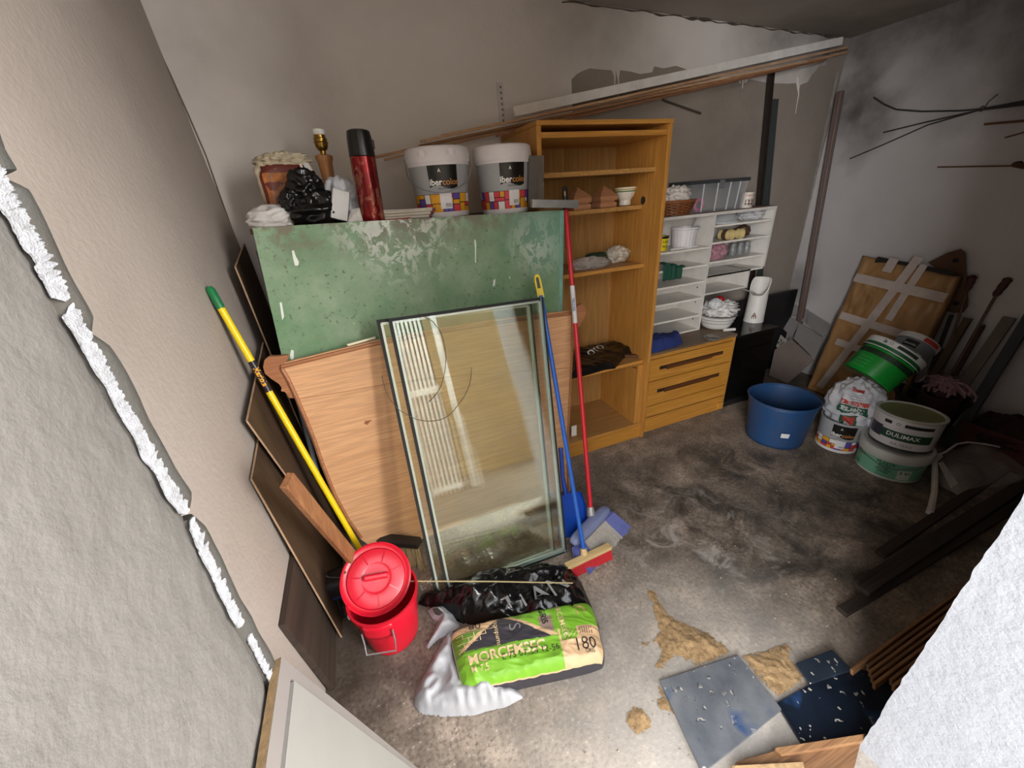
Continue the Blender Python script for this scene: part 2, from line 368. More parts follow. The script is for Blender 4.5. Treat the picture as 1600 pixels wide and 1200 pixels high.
# white edge strip left where the render meets the corner
e0, e1 = onb(1308, 112), onb(1235, 455)
g = M(); n = 24; a = [e0.lerp(e1, i/n) for i in range(n+1)]
g.add([p+V((-.012-.01*noise.noise(V((p.z*9, 0, 0))), -.006, 0)) for p in a]+[p+V((.012+.008*noise.noise(V((p.z*7, 4, 0))), -.006, 0)) for p in a], [(i, i+1, n+2+i, n+1+i) for i in range(n)])
struct('plaster_ridge', g, pl('#b4aea6', .9, .4, 30, bs=.4), wall_b)
# dark settlement crack down the back left corner, with its skim strip
cr = [(214, 0), (238, 55), (268, 120), (297, 185), (322, 243), (349, 320), (372, 385), (395, 450)]
c3 = [at(x, y, Y=YB-.006) for x, y in cr]
struct('corner_crack', M().tube(c3, [.002, .003, .003, .003, .0025, .003, .003, .0025], 6), pl('#6b625a', .95, .5, 50), wall_l)

# outdoors: an unseen wall added to keep sky out of the panes, and the white ribbed gate mirrored in the glass
m_yard = wall_mat('sky_screen_tan', '#8a7656', '#6b5b44')
g = M(); g.box(-3.5, 6, -5.0, -4.8, 0, 3.9); struct('wall_sky_screen', g, m_yard)  # unseen wall, its height set to block sky from the pane reflections
gate = thing('ribbed_gate', 'white ribbed metal gate standing out in the yard, mirrored in the window panes', 'gate', (.55, -2.5, 0))
for i in range(7): part('rib', M().box(.27+.062*i, .305+.062*i, -2.52, -2.48, 0.0, 3.3), pl('#ffffff', .5, .05), gate, bev=.008)
part('dark_backing', M().box(.24, .71, -2.56, -2.545, 0.02, 3.3), pl('#2b2d2e', .7), gate)  # added backing that darkens the gaps between the ribs in the reflection
part('rail', M().box(.25, .70, -2.479, -2.46, 1.46, 1.56), pl('#ffffff', .5, .05), gate); part('rail', M().box(.25, .70, -2.479, -2.46, .05, .12), pl('#ffffff', .5, .05), gate)
part('post', M().box(.84, .92, -2.56, -2.48, 0, 3.0), pl('#f4f4f4', .5, .05), gate, bev=.006)
# ================================================================ furniture along the back wall
m_ply = wood('amber_veneer', '#bb7f36', '#e0a656', 'Z', .8, .42, (.25, .8), .25); m_plyx = wood('amber_veneer_across', '#bb7f36', '#e0a656', 'X', .8, .45, (.25, .8), .2)
m_plys = wood('shelf_veneer', '#a87a45', '#c2955c', 'X', 1, .5); m_chip = pl('#c99552', .9, .5, 90, bs=.5); m_dark = pl('#2c1d14', .6)
m_frontw = wood('drawer_veneer', '#c0822f', '#dba04a', 'X', .7, .4, (.25, .8), .3); m_handle = wood('dark_handle_wood', '#4a2a14', '#7c4a24', 'X', 1.2, .5)
m_lam = pl('#dcd8d2', .35, .2, 9); m_lamtop = wood('brown_laminate', '#6b5644', '#8b735c', 'X', .8, .5); m_edge = pl('#efebe2', .45, .15)
m_black = pl('#0b0b0c', .3, .05); m_blackm = pl('#121214', .55, .1)

bx0, bx1, by0, by1, bz = .893, 1.672, 1.914, 2.385, 1.935; t = .024
bc = thing('bookcase', 'tall open amber wood bookcase between the green steel sheet and the white shelf unit', 'bookcase', ((bx0+bx1)/2, by0, 0))
for a, b in ((bx0, bx0+t), (bx1-t, bx1)): part('side_panel', M().box(a, b, by0, by1, 0, bz), m_ply, bc, bev=.002)
part('back_panel', M().box(bx0+t, 1.285, by1-.012, by1, .06, bz-.03), wood('back_veneer', '#b58a50', '#cfa468', 'Z', .7, .5), bc); part('back_panel', M().box(1.287, bx1-t, by1-.012, by1, .06, bz-.03), wood('back_veneer_darker', '#a97d46', '#c1945a', 'Z', .7, .5), bc)
part('top_panel', M().box(bx0-.002, bx1+.002, by0-.004, by1, bz, bz+.02), m_plyx, bc, bev=.002); part('top_rail', M().box(bx0+t, bx1-t, by0+.004, by1-.014, bz-.05, bz-.026), m_plyx, bc, bev=.002)
for z, y, mt in ((1.722, 1.995, m_plys), (1.532, 2.09, m_plys), (1.20, 2.03, m_plys), (.575, 1.965, m_plys), (.095, 1.935, m_plys)):
    s_ = part('shelf', M().box(bx0+t, bx1-t, y, by1-.013, z, z+.022), mt, bc, bev=.0015)
    part('edge_band', M().box(bx0+t, bx1-t, y-.003, y, z, z+.022), m_chip if z in (1.532, 1.722) else m_plyx, s_)
part('plinth', M().box(bx0+t, bx1-t, 1.93, 1.95, 0, .094), m_frontw, bc)
part('inner_side', M().box(bx1-t-.05, bx1-t-.001, 1.94, by1-.014, .118, .574), m_ply, bc, bev=.002)
ring = M(); p = at(1005, 313, X=bx1-t-.001)
q = [p+V((-.004, .017*math.cos(a), .022*math.sin(a))) for a in [i*math.pi/8 for i in range(16)]]
part('cable_hole_ring', M().plate(q, (.006, 0, 0)), m_black, bc)
for y_, z_ in ((1.965, .55), (1.985, .545)): part('dowel_hole', M().tube([(bx1-t-.053, y_, z_), (bx1-t-.049, y_, z_)], .006, 10), m_dark, bc)

# what stands in the bookcase
def cap(loc, lbl):
    o = thing('post_cap', lbl, 'post cap', loc, None, 'wooden post caps'); mt = wood('cedar_'+str(len(MAT)), '#a9744e', '#d29a72', 'X', 1.5, .6)
    s = .058
    part('base_block', M().box(-s*.95, s*.95, -s*.95, s*.95, 0, .028), mt, o, True, bev=.003); part('neck', M().box(-s*.8, s*.8, -s*.8, s*.8, .028, .036), mt, o, True); part('collar', M().box(-s, s, -s, s, .036, .062), mt, o, True, bev=.003)
    g = M(); g.add([(-s*1.05, -s*1.05, .062), (s*1.05, -s*1.05, .062), (s*1.05, s*1.05, .062), (-s*1.05, s*1.05, .062), (0, 0, .118)], [(3, 2, 1, 0), (0, 1, 4), (1, 2, 4), (2, 3, 4), (3, 0, 4)]); part('pyramid_top', g, mt, o, True)
    return o
zs = 1.5545
for (x, y), l in (((904, 329), 'wooden pyramid post cap on the bookcase shelf, nearer the black broom grip'), ((944, 328), 'wooden pyramid post cap on the bookcase shelf, next to the striped cup')):
    p = at(x, y, Y=2.15); cap((p.x, 2.16, zs), l)
p = at(979, 325, Y=2.15)
o = thing('cup', 'white footed ceramic cup with green and yellow rings on the bookcase shelf', 'cup', (p.x, 2.17, zs))
part('bowl', M().lathe([(.03, 0), (.036, .004), (.034, .03), (.05, .05), (.06, .075), (.064, .1), (.06, .1), (.054, .07), (.03, .05), (0, .045)], 28), pl('#efe9dc', .3, .1), o, True, smooth=True)
for z, r, c in ((.078, .0612, '#4f7a3c'), (.088, .0628, '#c9b24a')): part('painted_ring', M().lathe([(r, z-.003), (r+.001, z), (r, z+.003)], 28, cap=False), flat(c), o, True, smooth=True)
zs = 1.2225
p = at(968, 411, Y=2.17); solo('crumpled_bag', M().blob((p.x, 2.2, zs+.045), (.075, .06, .05), 3, .3, 2.6, zs), pl('#d8cfc0', .5, .5, 30), 'crumpled off white bag on the bookcase shelf above the black bag', 'bag', smooth=True, auto=False)
p = at(925, 418, Y=2.12); solo('plastic_film', M().blob((p.x, 2.15, zs+.02), (.12, .07, .035), 5, .45, 3, zs), glassy('clear_film_a', '#d9cfc8', .45), 'crumpled clear plastic film in front of the dark green pouch', 'plastic bag', smooth=True, auto=False)
p = at(935, 408, Y=2.2); solo('pouch', M().blob((p.x, 2.23, zs+.04), (.08, .05, .03), 9, .2, 1.5, zs), pl('#24402f', .5, .3), 'dark green folded pouch behind clear film on the bookcase shelf', 'pouch', smooth=True, auto=False)
# black carrier bag on the lower shelf
z0 = .5985
out = [(895, 594), (897, 545), (908, 528), (940, 514), (957, 517), (994, 537), (996, 545), (975, 556), (962, 572), (945, 574), (925, 580), (912, 588)]
P = [at(x, y, Z=z0+.02) for x, y in out]; P = [(max(p.x, bx0+.05), min(max(p.y, 1.93), 2.33)) for p in P]
def hf(x, y, d): return z0+.002+min(d, .035)*.9+.018*abs(noise.noise(V((x*7, y*11, 2))))*min(1, d/.03)+.006*(1-2*abs(noise.noise(V((x*16+y*9, y*16, 5)))))*min(1, d/.02)
cb = thing('carrier_bag', 'black plastic carrier bag with white script lettering on the lower bookcase shelf', 'bag', (P[0][0], P[0][1], z0))
part('bag_body', M().mound(P, hf, .008), pl('#0e0e10', .28, .1, 20), cb, smooth=True, auto=False)
c = at(928, 541, Z=z0+.07)
def sf(x, y): 
    a = R_(28); X, Y = c.x+x*math.cos(a)-y*math.sin(a), c.y+x*math.sin(a)+y*math.cos(a); return V((X, Y, hf(X, Y, .05)+.004))
part('lettering', M().text('oro', .13, sf, .0, shear=.3), flat('#e8e8e8'), cb)
p = at(985, 558, Z=z0); solo('wood_offcut', M().bar((p.x-.07, 2.1, z0+.009), (p.x+.07, 2.0, z0+.009), .03, .014), m_handle, 'short brown wood offcut beside the black carrier bag', 'wood strip', bev=.001)
p = at(897, 676, Y=2.0); solo('price_card', M().box(p.x-.02, p.x+.02, 2.0, 2.003, .118, .2), pl('#f1efe9', .6, .1), 'small white card standing on the bottom shelf of the bookcase', 'card')
# smoked pane beside the right bucket
a = [at(x, y, Y=1.885) for x, y in ((826, 326), (850, 326), (850, 243), (826, 243))]
solo('smoked_pane', M().plate(a, (0, .005, 0)), glassy('smoked_glass', '#3d352a', .55, .1), 'narrow smoked glass pane standing behind the right white bucket', 'glass pane')

# chest of drawers
dx0, dx1, dy0, dz = 1.69, 2.476, 1.955, .633
dr = thing('drawer_unit', 'low amber wood drawer unit with long dark grooved handles under the white shelf unit', 'drawer unit', ((dx0+dx1)/2, dy0, 0))
for a in (dx0, dx1-.02): part('side_panel', M().box(a, a+.02, dy0, 2.40, 0, dz-.02), m_ply, dr, bev=.002)
part('top_panel', M().box(dx0-.004, dx1+.004, dy0-.004, 2.405, dz-.02, dz), m_lamtop, dr, bev=.003); part('top_rail', M().box(dx0+.02, dx1-.02, dy0, dy0+.02, dz-.045, dz-.02), m_frontw, dr)
part('back_panel', M().box(dx0+.02, dx1-.02, 2.385, 2.40, 0, dz-.02), m_plyx, dr)
zd = [dz-.048, at(1080, 580, Y=dy0).z, at(1076, 617, Y=dy0).z, .03]
for i in range(3):
    z1, z0_ = zd[i]-.003, zd[i+1]+.003
    d_ = part('drawer', M().box(dx0+.022, dx1-.022, dy0-.003, dy0+.018, z0_, z1), m_frontw, dr, bev=.002)
    if i < 2:
        zc = at(1085, 561, Y=dy0).z if i == 0 else at(1080, 596, Y=dy0).z; xa, xb = dx0+.1, dx1-.11
        part('handle_slot', M().plate([(xa, dy0-.0045, zc-.014), (xb, dy0-.0045, zc-.014), (xb, dy0-.0045, zc+.012), (xa, dy0-.0045, zc+.012)], (0, .003, 0)), m_dark, d_)
        part('handle_bar', M().plate([(xa+.06, dy0-.011, zc-.02), (xb-.12, dy0-.011, zc-.02), (xb-.07, dy0-.011, zc-.004), (xb-.02, dy0-.011, zc-.004), (xb-.02, dy0-.011, zc+.008), (xa+.06, dy0-.011, zc+.008)], (0, .008, 0)), m_handle, d_)
    else: part('groove', M().box(dx0+.022, dx1-.022, dy0-.0045, dy0-.002, (z0_+z1)/2, (z0_+z1)/2+.006), m_handle, d_)
part('plinth', M().box(dx0+.02, dx1-.02, dy0+.004, dy0+.02, 0, .03), m_frontw, dr)
part('foot_block', M().box(dx1-.07, dx1-.022, dy0-.02, dy0-.002, 0.02, .075), m_frontw, dr, bev=.004)

# white pigeonhole unit on top of it
wy0, wy1 = 2.165, 2.415; xl0, xm, xr_ = 1.74, 2.325, 2.90; zt = 1.462
def zy(x, y): return at(x, y, Y=wy0).z
wu = thing('shelf_unit', 'white pigeonhole shelf unit with a stepped lower right side standing on the drawer unit', 'shelf unit', ((xl0+xm)/2, wy0, dz))
part('top_panel', M().box(xl0, xr_, wy0-.002, wy1, zt-.018, zt), m_lam, wu, bev=.001); part('top_cover', M().box(xl0, xr_, wy0+.004, wy1, zt, zt+.003), m_lamtop, wu)
zr = zy(1191, 417); zl = zy(1102, 459); xs2 = at(1171, 430, Y=wy0).x
part('side_panel', M().box(xl0, xl0+.018, wy0, wy1, dz, zt-.018), m_lam, wu); part('divider', M().box(xm-.009, xm+.009, wy0, wy1, dz, zt-.018), m_lam, wu); part('side_panel', M().box(xr_-.018, xr_, wy0, wy1, zr, zt-.018), m_lam, wu); part('side_panel', M().box(xs2-.018, xs2, wy0, wy1, zl, zr), m_lam, wu)
part('back_panel', M().box(xl0+.018, xm-.009, wy1-.006, wy1, dz, zt-.018), m_lam, wu); part('back_panel', M().box(xm+.009, xr_-.018, wy1-.006, wy1, zr, zt-.018), m_lam, wu); part('back_panel', M().box(xm+.009, xs2, wy1-.006, wy1, zl, zr), m_lam, wu)
ZL = [zy(1108, 385), zy(1102, 413), zy(1097, 439), zy(1093, 465), zy(1089, 492), dz+.012]; ZR = [zy(1204, 342), zy(1196, 368), zy(1191, 397), zr]; ZQ = [zy(1169, 421), zl]
for z in ZL:
    s_ = part('shelf', M().box(xl0+.018, xm-.009, wy0+.003, wy1-.006, z-.012, z), m_lam, wu); part('edge_band', M().box(xl0+.018, xm-.009, wy0, wy0+.003, z-.013, z), m_edge, s_)
for z in ZR: 
    s_ = part('shelf', M().box(xm+.009, xr_-.018, wy0+.003, wy1-.006, z-.012, z), m_lam, wu); part('edge_band', M().box(xm+.009, xr_-.018, wy0, wy0+.003, z-.013, z), m_edge, s_)
for z in ZQ: part('shelf', M().box(xm+.009, xs2-.018 if z != zl else xs2, wy0, wy1-.006, z-.012, z), m_lam, wu)
for x, z in ((xm-.012, ZL[2]-.06), (xm-.012, ZL[3]-.05), (xm-.012, ZL[4]-.05)): part('screw_hole', M().tube([(x, wy0+.06, z), (x+.0035, wy0+.06, z)], .005, 8), m_dark, wu)
for x, y in ((1143, 412), (1161, 414)): p = at(x, y, Y=wy0); part('screw_hole', M().tube([(p.x, wy0-.002, zr-.006), (p.x, wy0+.002, zr-.006)], .005, 8), m_dark, wu)

# on top of and inside the white unit
zt2 = zt+.0035
p = at(1060, 325, Y=2.24); bk = thing('wicker_basket', 'small brown wicker basket holding a white cloth on top of the white shelf unit', 'basket', (p.x, 2.26, zt2))
g = M(); n = 9
for i in range(n):
    z = .004+.0085*i; rr = .085+.003*i; g.tube([(rr*1.15*math.cos(a), rr*.85*math.sin(a), z+.003*math.sin(a*9+i*math.pi)) for a in [k*math.pi/24 for k in range(49)]], .0052, 6, False)
part('weave', g, wood('wicker', '#6b3a1c', '#a8693a', 'X', 6, .6), bk, True, smooth=True, kind='stuff'); part('bottom', M().lathe([(.09, .002), (.088, .006)], 28, sx=1.1, sy=.85), pl('#6b3a1c'), bk, True); part('rim', M().tube([(.113*1.12*math.cos(a), .113*.85*math.sin(a), .083) for a in [k*math.pi/24 for k in range(49)]], .008, 8, False), wood('wicker_rim', '#7b451f', '#b87642', 'X', 6, .6), bk, True, smooth=True)
solo('cloth', M().blob((p.x-.005, 2.26, zt2+.115), (.085, .07, .055), 4, .35, 2.6, zt2+.02), pl('#d8cfc8', .9, .25, 30), 'crumpled white cloth heaped in the wicker basket', 'cloth', smooth=True, auto=False)
a, b = at(1078, 328, Y=2.2), at(1163, 317, Y=2.2)
bxo = thing('storage_box', 'clear plastic storage box with a dark lid on top of the white shelf unit', 'storage box', ((a.x+b.x)/2, 2.3, zt2))
w_, d_, h_ = (b.x-a.x)/2*1.02, .1, at(1120, 282, Y=2.2).z-zt2-.015
g = M()
for sy in (-1, 1): g.add([(-w_*.94, sy*d_*.92, .0), (w_*.94, sy*d_*.92, 0), (w_, sy*d_, h_), (-w_, sy*d_, h_)], [(0, 1, 2, 3)])
for sx in (-1, 1): g.add([(sx*w_*.94, -d_*.92, 0), (sx*w_*.94, d_*.92, 0), (sx*w_, d_, h_), (sx*w_, -d_, h_)], [(0, 1, 2, 3)])
g.add([(-w_*.94, -d_*.92, .001), (w_*.94, -d_*.92, .001), (w_*.94, d_*.92, .001), (-w_*.94, d_*.92, .001)], [(0, 1, 2, 3)])
part('tub', g, glassy('clear_plastic', '#aeb4ba', .22, .1), bxo, True); part('lid', M().box(-w_*1.06, w_*1.06, -d_*1.06, d_*1.06, h_, h_+.022), pl('#3a3d42', .35), bxo, True, bev=.006)
for x in (-.6, -.1, .35, .7): part('rib', M().bar((x*w_*.95, -d_*.93-.002, .004), (x*w_, -d_-.002, h_), .008, .003, (0, 1, 0)), glassy('rib_plastic', '#e4e8ee', .55, .1), bxo, True)
part('clip', M().box(-.02, .02, -d_*1.12, -d_*1.05, h_-.03, h_+.018), pl('#6a6d72', .3), bxo, True, bev=.003)
c = at(1103, 312, Y=2.25); solo('toy_ring', M().tube([(c.x-.02+.035*math.cos(k*.42), 2.29, zt2+.045+.035*math.sin(k*.42)) for k in range(16)], .009, 8), pl('#e0508c', .4), 'pink plastic ring inside the clear storage box', 'ring', smooth=True)
c = at(1168, 317, Y=2.22); cn = thing('colour_can', 'small printed can with red lettering on the right end of the white shelf unit', 'can', (c.x, 2.23, zt2))
part('can_body', M().lathe([(.038, 0), (.04, .002), (.04, .098), (.038, .1), (.036, .098), (.036, .09), (0, .09)], 28), pl('#d9d2c6', .4, .2), cn, True, smooth=True)
def cyl(r, z0, a0): return lambda x, y: V((r*math.sin(a0+x/r), -r*math.cos(a0+x/r), z0+y))
part('lettering', M().text('Cao-Cao', .021, cyl(.041, .082, -.2), .02), flat('#b3261e'), cn, True)
for a0 in (-.75, -.2, .35): part('printed_figure', M().text('8', .055, cyl(.0408, .035, a0), .05), flat('#5a2f22'), cn, True)
p = at(1041, 390, Y=2.22); yp_ = thing('yellow_pot', 'small yellow pot with black lettering behind the bookcase edge in the white shelf unit', 'pot', (p.x-.01, 2.26, ZL[0]+.0005))
part('pot_body', M().lathe([(.036, 0), (.042, .085), (.044, .09), (.04, .09), (.033, .01), (0, .008)], 24), pl('#e6cf1d', .4), yp_, True, smooth=True); part('rim', M().lathe([(.0435, .08), (.046, .084), (.046, .094), (.041, .094)], 24, cap=False), m_black, yp_, True, smooth=True)
part('lettering', M().text('Durno', .026, cyl(.0405, .06, .35), .02), flat('#1a1a10'), yp_, True); part('lettering', M().text('for Jose', .022, cyl(.039, .03, .35), .02), flat('#1a1a10'), yp_, True)
p = at(1074, 384, Y=2.22); tb = thing('plastic_tub', 'white fluted plastic tub with a thin stick in it inside the white shelf unit', 'tub', (p.x, 2.26, ZL[0]+.0005)); r = px(20, p)
part('tub_body', M().grid(lambda u, v: V(((r*(.82+.14*v)+.0012*math.cos(40*math.pi*2*u/2))*math.cos(2*math.pi*u), (r*(.82+.14*v)+.0012*math.cos(40*math.pi*u))*math.sin(2*math.pi*u), .13*v)), 80, 8, True), pl('#e3dfe2', .35), tb, True, smooth=True)
part('bottom', M().lathe([(r*.8, .001), (r*.8, .004)], 32), pl('#e3dfe2', .35), tb, True); part('rim', M().lathe([(r*.95, .122), (r*1.06, .126), (r*1.06, .136), (r*.93, .136)], 36, cap=False), pl('#e3dfe2', .35), tb, True, smooth=True)
solo('stirring_stick', M().tube([(p.x+.02, 2.27, ZL[0]+.01), (p.x+.1, 2.27, ZL[0]+.185)], .004, 8), pl('#8f8f92', .4), 'thin grey stick standing in the fluted white tub', 'stick')
a, b = at(1049, 389, Y=2.19), at(1090, 386, Y=2.19); solo('white_rod', M().tube([(a.x, 2.19, ZL[0]+.008), (b.x, 2.195, ZL[0]+.008)], .007, 10), pl('#e7e5e2', .4), 'thin white rod lying in front of the fluted white tub', 'rod', smooth=True)
p = at(1040, 447, Y=2.18)
def rag(u, v):
    x = p.x-.06+.16*u; k = v; y = 2.3-.19*min(1, k*1.6)+.012*noise.noise(V((u*5, v*4, 1))); z = ZL[1]+.012+.045*(1-u)*.8-max(0, k-.6)*.28*(1-.3*u)+.015*noise.noise(V((u*7, v*5, 9)))
    if k > .6: y = 2.15-.01*noise.noise(V((u*6, 3, 2)))
    return V((x, y, z))
o = solo('green_rag', M().grid(rag, 30, 36), pl('#12503f', .85, .3, 40, bs=.4), 'dark green rag hanging over a pigeonhole edge beside the bookcase', 'rag', smooth=True, auto=False); so = o.modifiers.new('s', 'SOLIDIFY'); so.thickness = .004
p = at(1138, 350, Y=2.22); gb = thing('glass_bowl', 'upturned clear glass bowl in the top right pigeonhole', 'bowl', (p.x, 2.27, ZR[0]+.0005))
part('bowl_glass', M().lathe([(.1, 0), (.098, .02), (.085, .05), (.05, .072), (.02, .076), (0, .076)], 32), glassy('bowl_glass', '#b9bfc0', .4, .08), gb, True, smooth=True); part('rim', M().lathe([(.1, .0), (.104, .004), (.1, .009)], 32, cap=False), glassy('rim_glass', '#e8ecec', .7, .1), gb, True, smooth=True)
p = at(1180, 340, Y=2.25); solo('plastic_wrap', M().blob((p.x, 2.29, ZR[0]+.03), (.1, .07, .04), 12, .4, 3, ZR[0]+.001), glassy('wrap_film', '#e0e0e2', .55, .2), 'bundle of translucent plastic wrap beside the upturned glass bowl', 'plastic wrap', smooth=True, auto=False)
for i, (x, y, lb) in enumerate(((1130, 378, 'cream and brown patterned mug lying on its side, left of two in the pigeonhole'), (1145, 374, 'cream mug with a dark diagonal stripe, right of two in the pigeonhole'))):
    p = at(x, y, Y=2.22); mg = thing('mug', lb, 'mug', (p.x, 2.2, ZR[1]+.036), frame((.1, -1, .0), (1, 0, 0)), 'patterned mugs')
    part('mug_body', M().lathe([(.028, -.05), (.034, -.048), (.035, .045), (.032, .045), (.03, -.04), (0, -.042)], 26), pl('#d9c48c', .35), mg, True, smooth=True)
    part('painted_band', M().lathe([(.0352, -.02), (.0362, -.018), (.0362, .012), (.0352, .014)], 26, cap=False), flat('#4b3522'), mg, True, smooth=True); part('handle', M().tube([(.034, 0, .03), (.055, 0, .025), (.06, 0, 0), (.05, 0, -.025), (.034, 0, -.03)], .005, 8), pl('#4b3522', .35), mg, True, smooth=True)
p = at(1164, 372, Y=2.24); solo('leather_pouch', M().blob((p.x, 2.27, ZR[1]+.038), (.055, .045, .042), 8, .15, 1.5, ZR[1]+.001), pl('#4a3426', .6), 'small dark brown leather pouch beside the patterned mugs', 'pouch', smooth=True, auto=False)
p = at(1126, 405, Y=2.2); solo('bag_of_glasses', M().blob((p.x+.01, 2.27, ZR[2]+.05), (.085, .07, .06), 15, .3, 2.2, ZR[2]+.001), glassy('pink_film', '#a85f74', .75, .2), 'pinkish plastic bag of glasses in the third pigeonhole', 'plastic bag', smooth=True, auto=False)
for i, (x, lb) in enumerate(((1152, 'grey glass jar, left of three beside the pinkish bag'), (1163, 'grey glass jar, middle one of three beside the pinkish bag'), (1173, 'grey glass jar, right of three beside the pinkish bag'))):
    p = at(x, 402, Y=2.22); j = thing('jar', lb, 'jar', (p.x, 2.27, ZR[2]+.0005), None, 'grey glass jars'); part('jar_glass', M().lathe([(.024, 0), (.026, .004), (.026, .055), (.02, .066), (.02, .08), (.017, .08), (.017, .06), (0, .01)], 20), glassy('jar_glass_%d' % i, '#6c6f70', .75, .15), j, True, smooth=True); part('lid', M().lathe([(.022, .076), (.022, .088), (0, .089)], 20), pl('#7d7f80', .4), j, True)
# on the drawer unit
bd = [(1017, 553), (1018, 512), (1032, 505), (1058, 512), (1074, 532), (1074, 541), (1058, 545), (1035, 549)]
P = [V(p) for p in ((1.70, 1.965), (1.80, 1.962), (1.93, 1.972), (2.015, 1.995), (2.05, 2.05), (2.03, 2.11), (1.95, 2.15), (1.8, 2.158), (1.70, 2.158))]
o = solo('blue_cloth', M().mound([(max(p.x, dx0+.0), min(p.y, 2.155)) for p in P], lambda x, y, d: dz+.001+min(.075, d*2.6)*(.85+.3*noise.noise(V((x*9, y*9, 3))))+.01*(1-2*abs(noise.noise(V((x*15, y*15, 7)))))*min(1, d*30)+.008*noise.noise(V((x*40, y*40, 1)))*min(1, d*30), .008), pl('#1d3173', .9, .2, 40, bs=.4), 'folded royal blue cloth on the drawer unit beside the bookcase', 'cloth', smooth=True, auto=False)
p = at(1118, 524, Z=dz); p = at(1119, 514, Z=dz); rb = px(25, p); bx_, by_ = p.x+.02, p.y+.03
for i in range(3):
    z = dz+.001+.024*i; k = .86+.06*i; o = thing('white_bowl', ('lowest', 'middle', 'top')[i]+' of three stacked white bowls under crumpled paper on the drawer unit', 'bowl', (bx_, by_, z), None, 'stacked white bowls')
    part('bowl_shell', M().lathe([(rb*k*.6, 0), (rb*k*.95, .02), (rb*k*1.08, .052), (rb*k*1.12, .06), (rb*k*1.07, .06), (rb*k*.9, .024), (rb*k*.5, .008), (0, .007)], 40), pl('#e4e1dd', .35, .08), o, True, smooth=True)
    part('rim_line', M().lathe([(rb*k*1.12, .056), (rb*k*1.135, .06), (rb*k*1.12, .063)], 40, cap=False), pl('#a9a6a2', .4), o, True, smooth=True)
solo('crumpled_paper', M().blob((bx_+.01, by_, dz+.15), (rb*1.0, rb*.9, .055), 21, .4, 2.6, dz+.1), pl('#d5d2cf', .8, .3, 40), 'crumpled white paper heaped in the top white bowl', 'paper', smooth=True, auto=False)
solo('rolled_napkin', M().blob((bx_-.06, by_-.02, dz+.2), (.05, .035, .035), 24, .3, 2.2), pl('#cfd1d2', .8, .3, 60), 'rolled white napkin on the left of the bowl heap', 'napkin', smooth=True, auto=False)
solo('red_ball', M().blob((bx_+.025, by_+.02, dz+.205), (.034, .034, .032), 26, .1, 1.5), pl('#a3161f', .35), 'small shiny red ball on the crumpled paper in the white bowls', 'ball', smooth=True, auto=False)
a = at(1142, 515, Z=dz+.012); solo('white_tube', M().tube([(a.x-.05, a.y+.02, dz+.012), (a.x+.03, a.y-.01, dz+.012)], .011, 12), pl('#dedbd6', .4), 'short white tube lying right of the stacked white bowls', 'tube', smooth=True)
a = at(1112, 531, Z=dz); solo('amber_glass_dish', M().lathe([(.035, 0), (.05, .01), (.055, .022), (.05, .022), (.04, .008), (0, .006)], 24, (a.x, a.y, dz+.0005)), glassy('amber_glass', '#5a4a33', .6, .1), 'small smoky glass dish in front of the stacked white bowls', 'dish', smooth=True)

# black cabinet and the black board behind it
kb = thing('black_cabinet', 'low black cabinet with a glossy top beside the amber drawer unit', 'cabinet', (2.75, 1.97, 0)); ka, kc, ky, kz = 2.495, 2.93, 1.97, .60
part('carcass', M().box(ka, kc, ky+.03, 2.30, .05, kz-.018), m_blackm, kb); part('top_panel', M().box(ka, kc+.012, ky, 2.31, kz-.018, kz), pl('#101214', .12, .05), kb, bev=.003); part('plinth', M().box(ka, kc, ky, ky+.03, 0, .05), m_blackm, kb)
part('door', M().box(ka+.004, kc-.004, ky+.012, ky+.03, .055, kz-.13), pl('#0a0a0b', .15, .04), kb, bev=.002); part('drawer_front', M().box(ka+.004, kc-.004, ky+.012, ky+.03, kz-.126, kz-.022), pl('#0a0a0b', .15, .04), kb, bev=.002)
solo('black_board', M().box(2.5, 3.585, 2.314, 2.332, 0, .738), m_blackm, 'wide matt black board against the back wall behind the black cabinet', 'board', bev=.003)
p = at(1179, 503, Z=kz); bh = thing('brush_holder', 'white toilet brush holder with a scooped open top on the black cabinet', 'brush holder', (p.x+.02, p.y+.03, kz), facing(p)); r = px(13.5, p)
def hold(u, v):
    a = 2*math.pi*u; back = min(1, max(0, (.62+.62*math.sin(a+.25)))); back = back*back*(3-2*back); h = .215+.125*back
    return V((r*(1.02-.1*v)*math.cos(a), r*(1.02-.1*v)*math.sin(a), h*v))
part('holder_shell', M().grid(hold, 48, 14, True), pl('#dcd8d3', .4, .1), bh, True, smooth=True); part('holder_bottom', M().lathe([(r*1.04, 0), (r*1.04, .012), (r, .016)], 36), pl('#dcd8d3', .4, .1), bh, True, smooth=True)
part('inner_dish', M().lathe([(0, .2), (r*.93, .205)], 36, cap=False), pl('#b3b0ab', .5), bh, True)
part('rim', M().tube([hold(k/48, 1) for k in range(49)], .004, 6, False), pl('#e8e5e0', .4), bh, True, smooth=True)
def cw(r, z0, a0, k=1.0): return lambda x, y: V((k*r*math.sin(a0+x/r), -k*r*math.cos(a0+x/r), z0+y))
part('printed_emblem', M().text('A', .05, cw(r*1.005, .065, .0), .02), flat('#7a4a2c'), bh, True); part('printed_emblem', M().text('m', .05, cw(r*1.005, .05, .0), .01), flat('#5b4632'), bh, True)
part('handle', M().tube([(-.02, -r*.9, .235), (-.1, -r*.5, .255), (-.26, -.0, .3)], .006, 8), pl('#8f8c88', .4), bh, True, smooth=True)

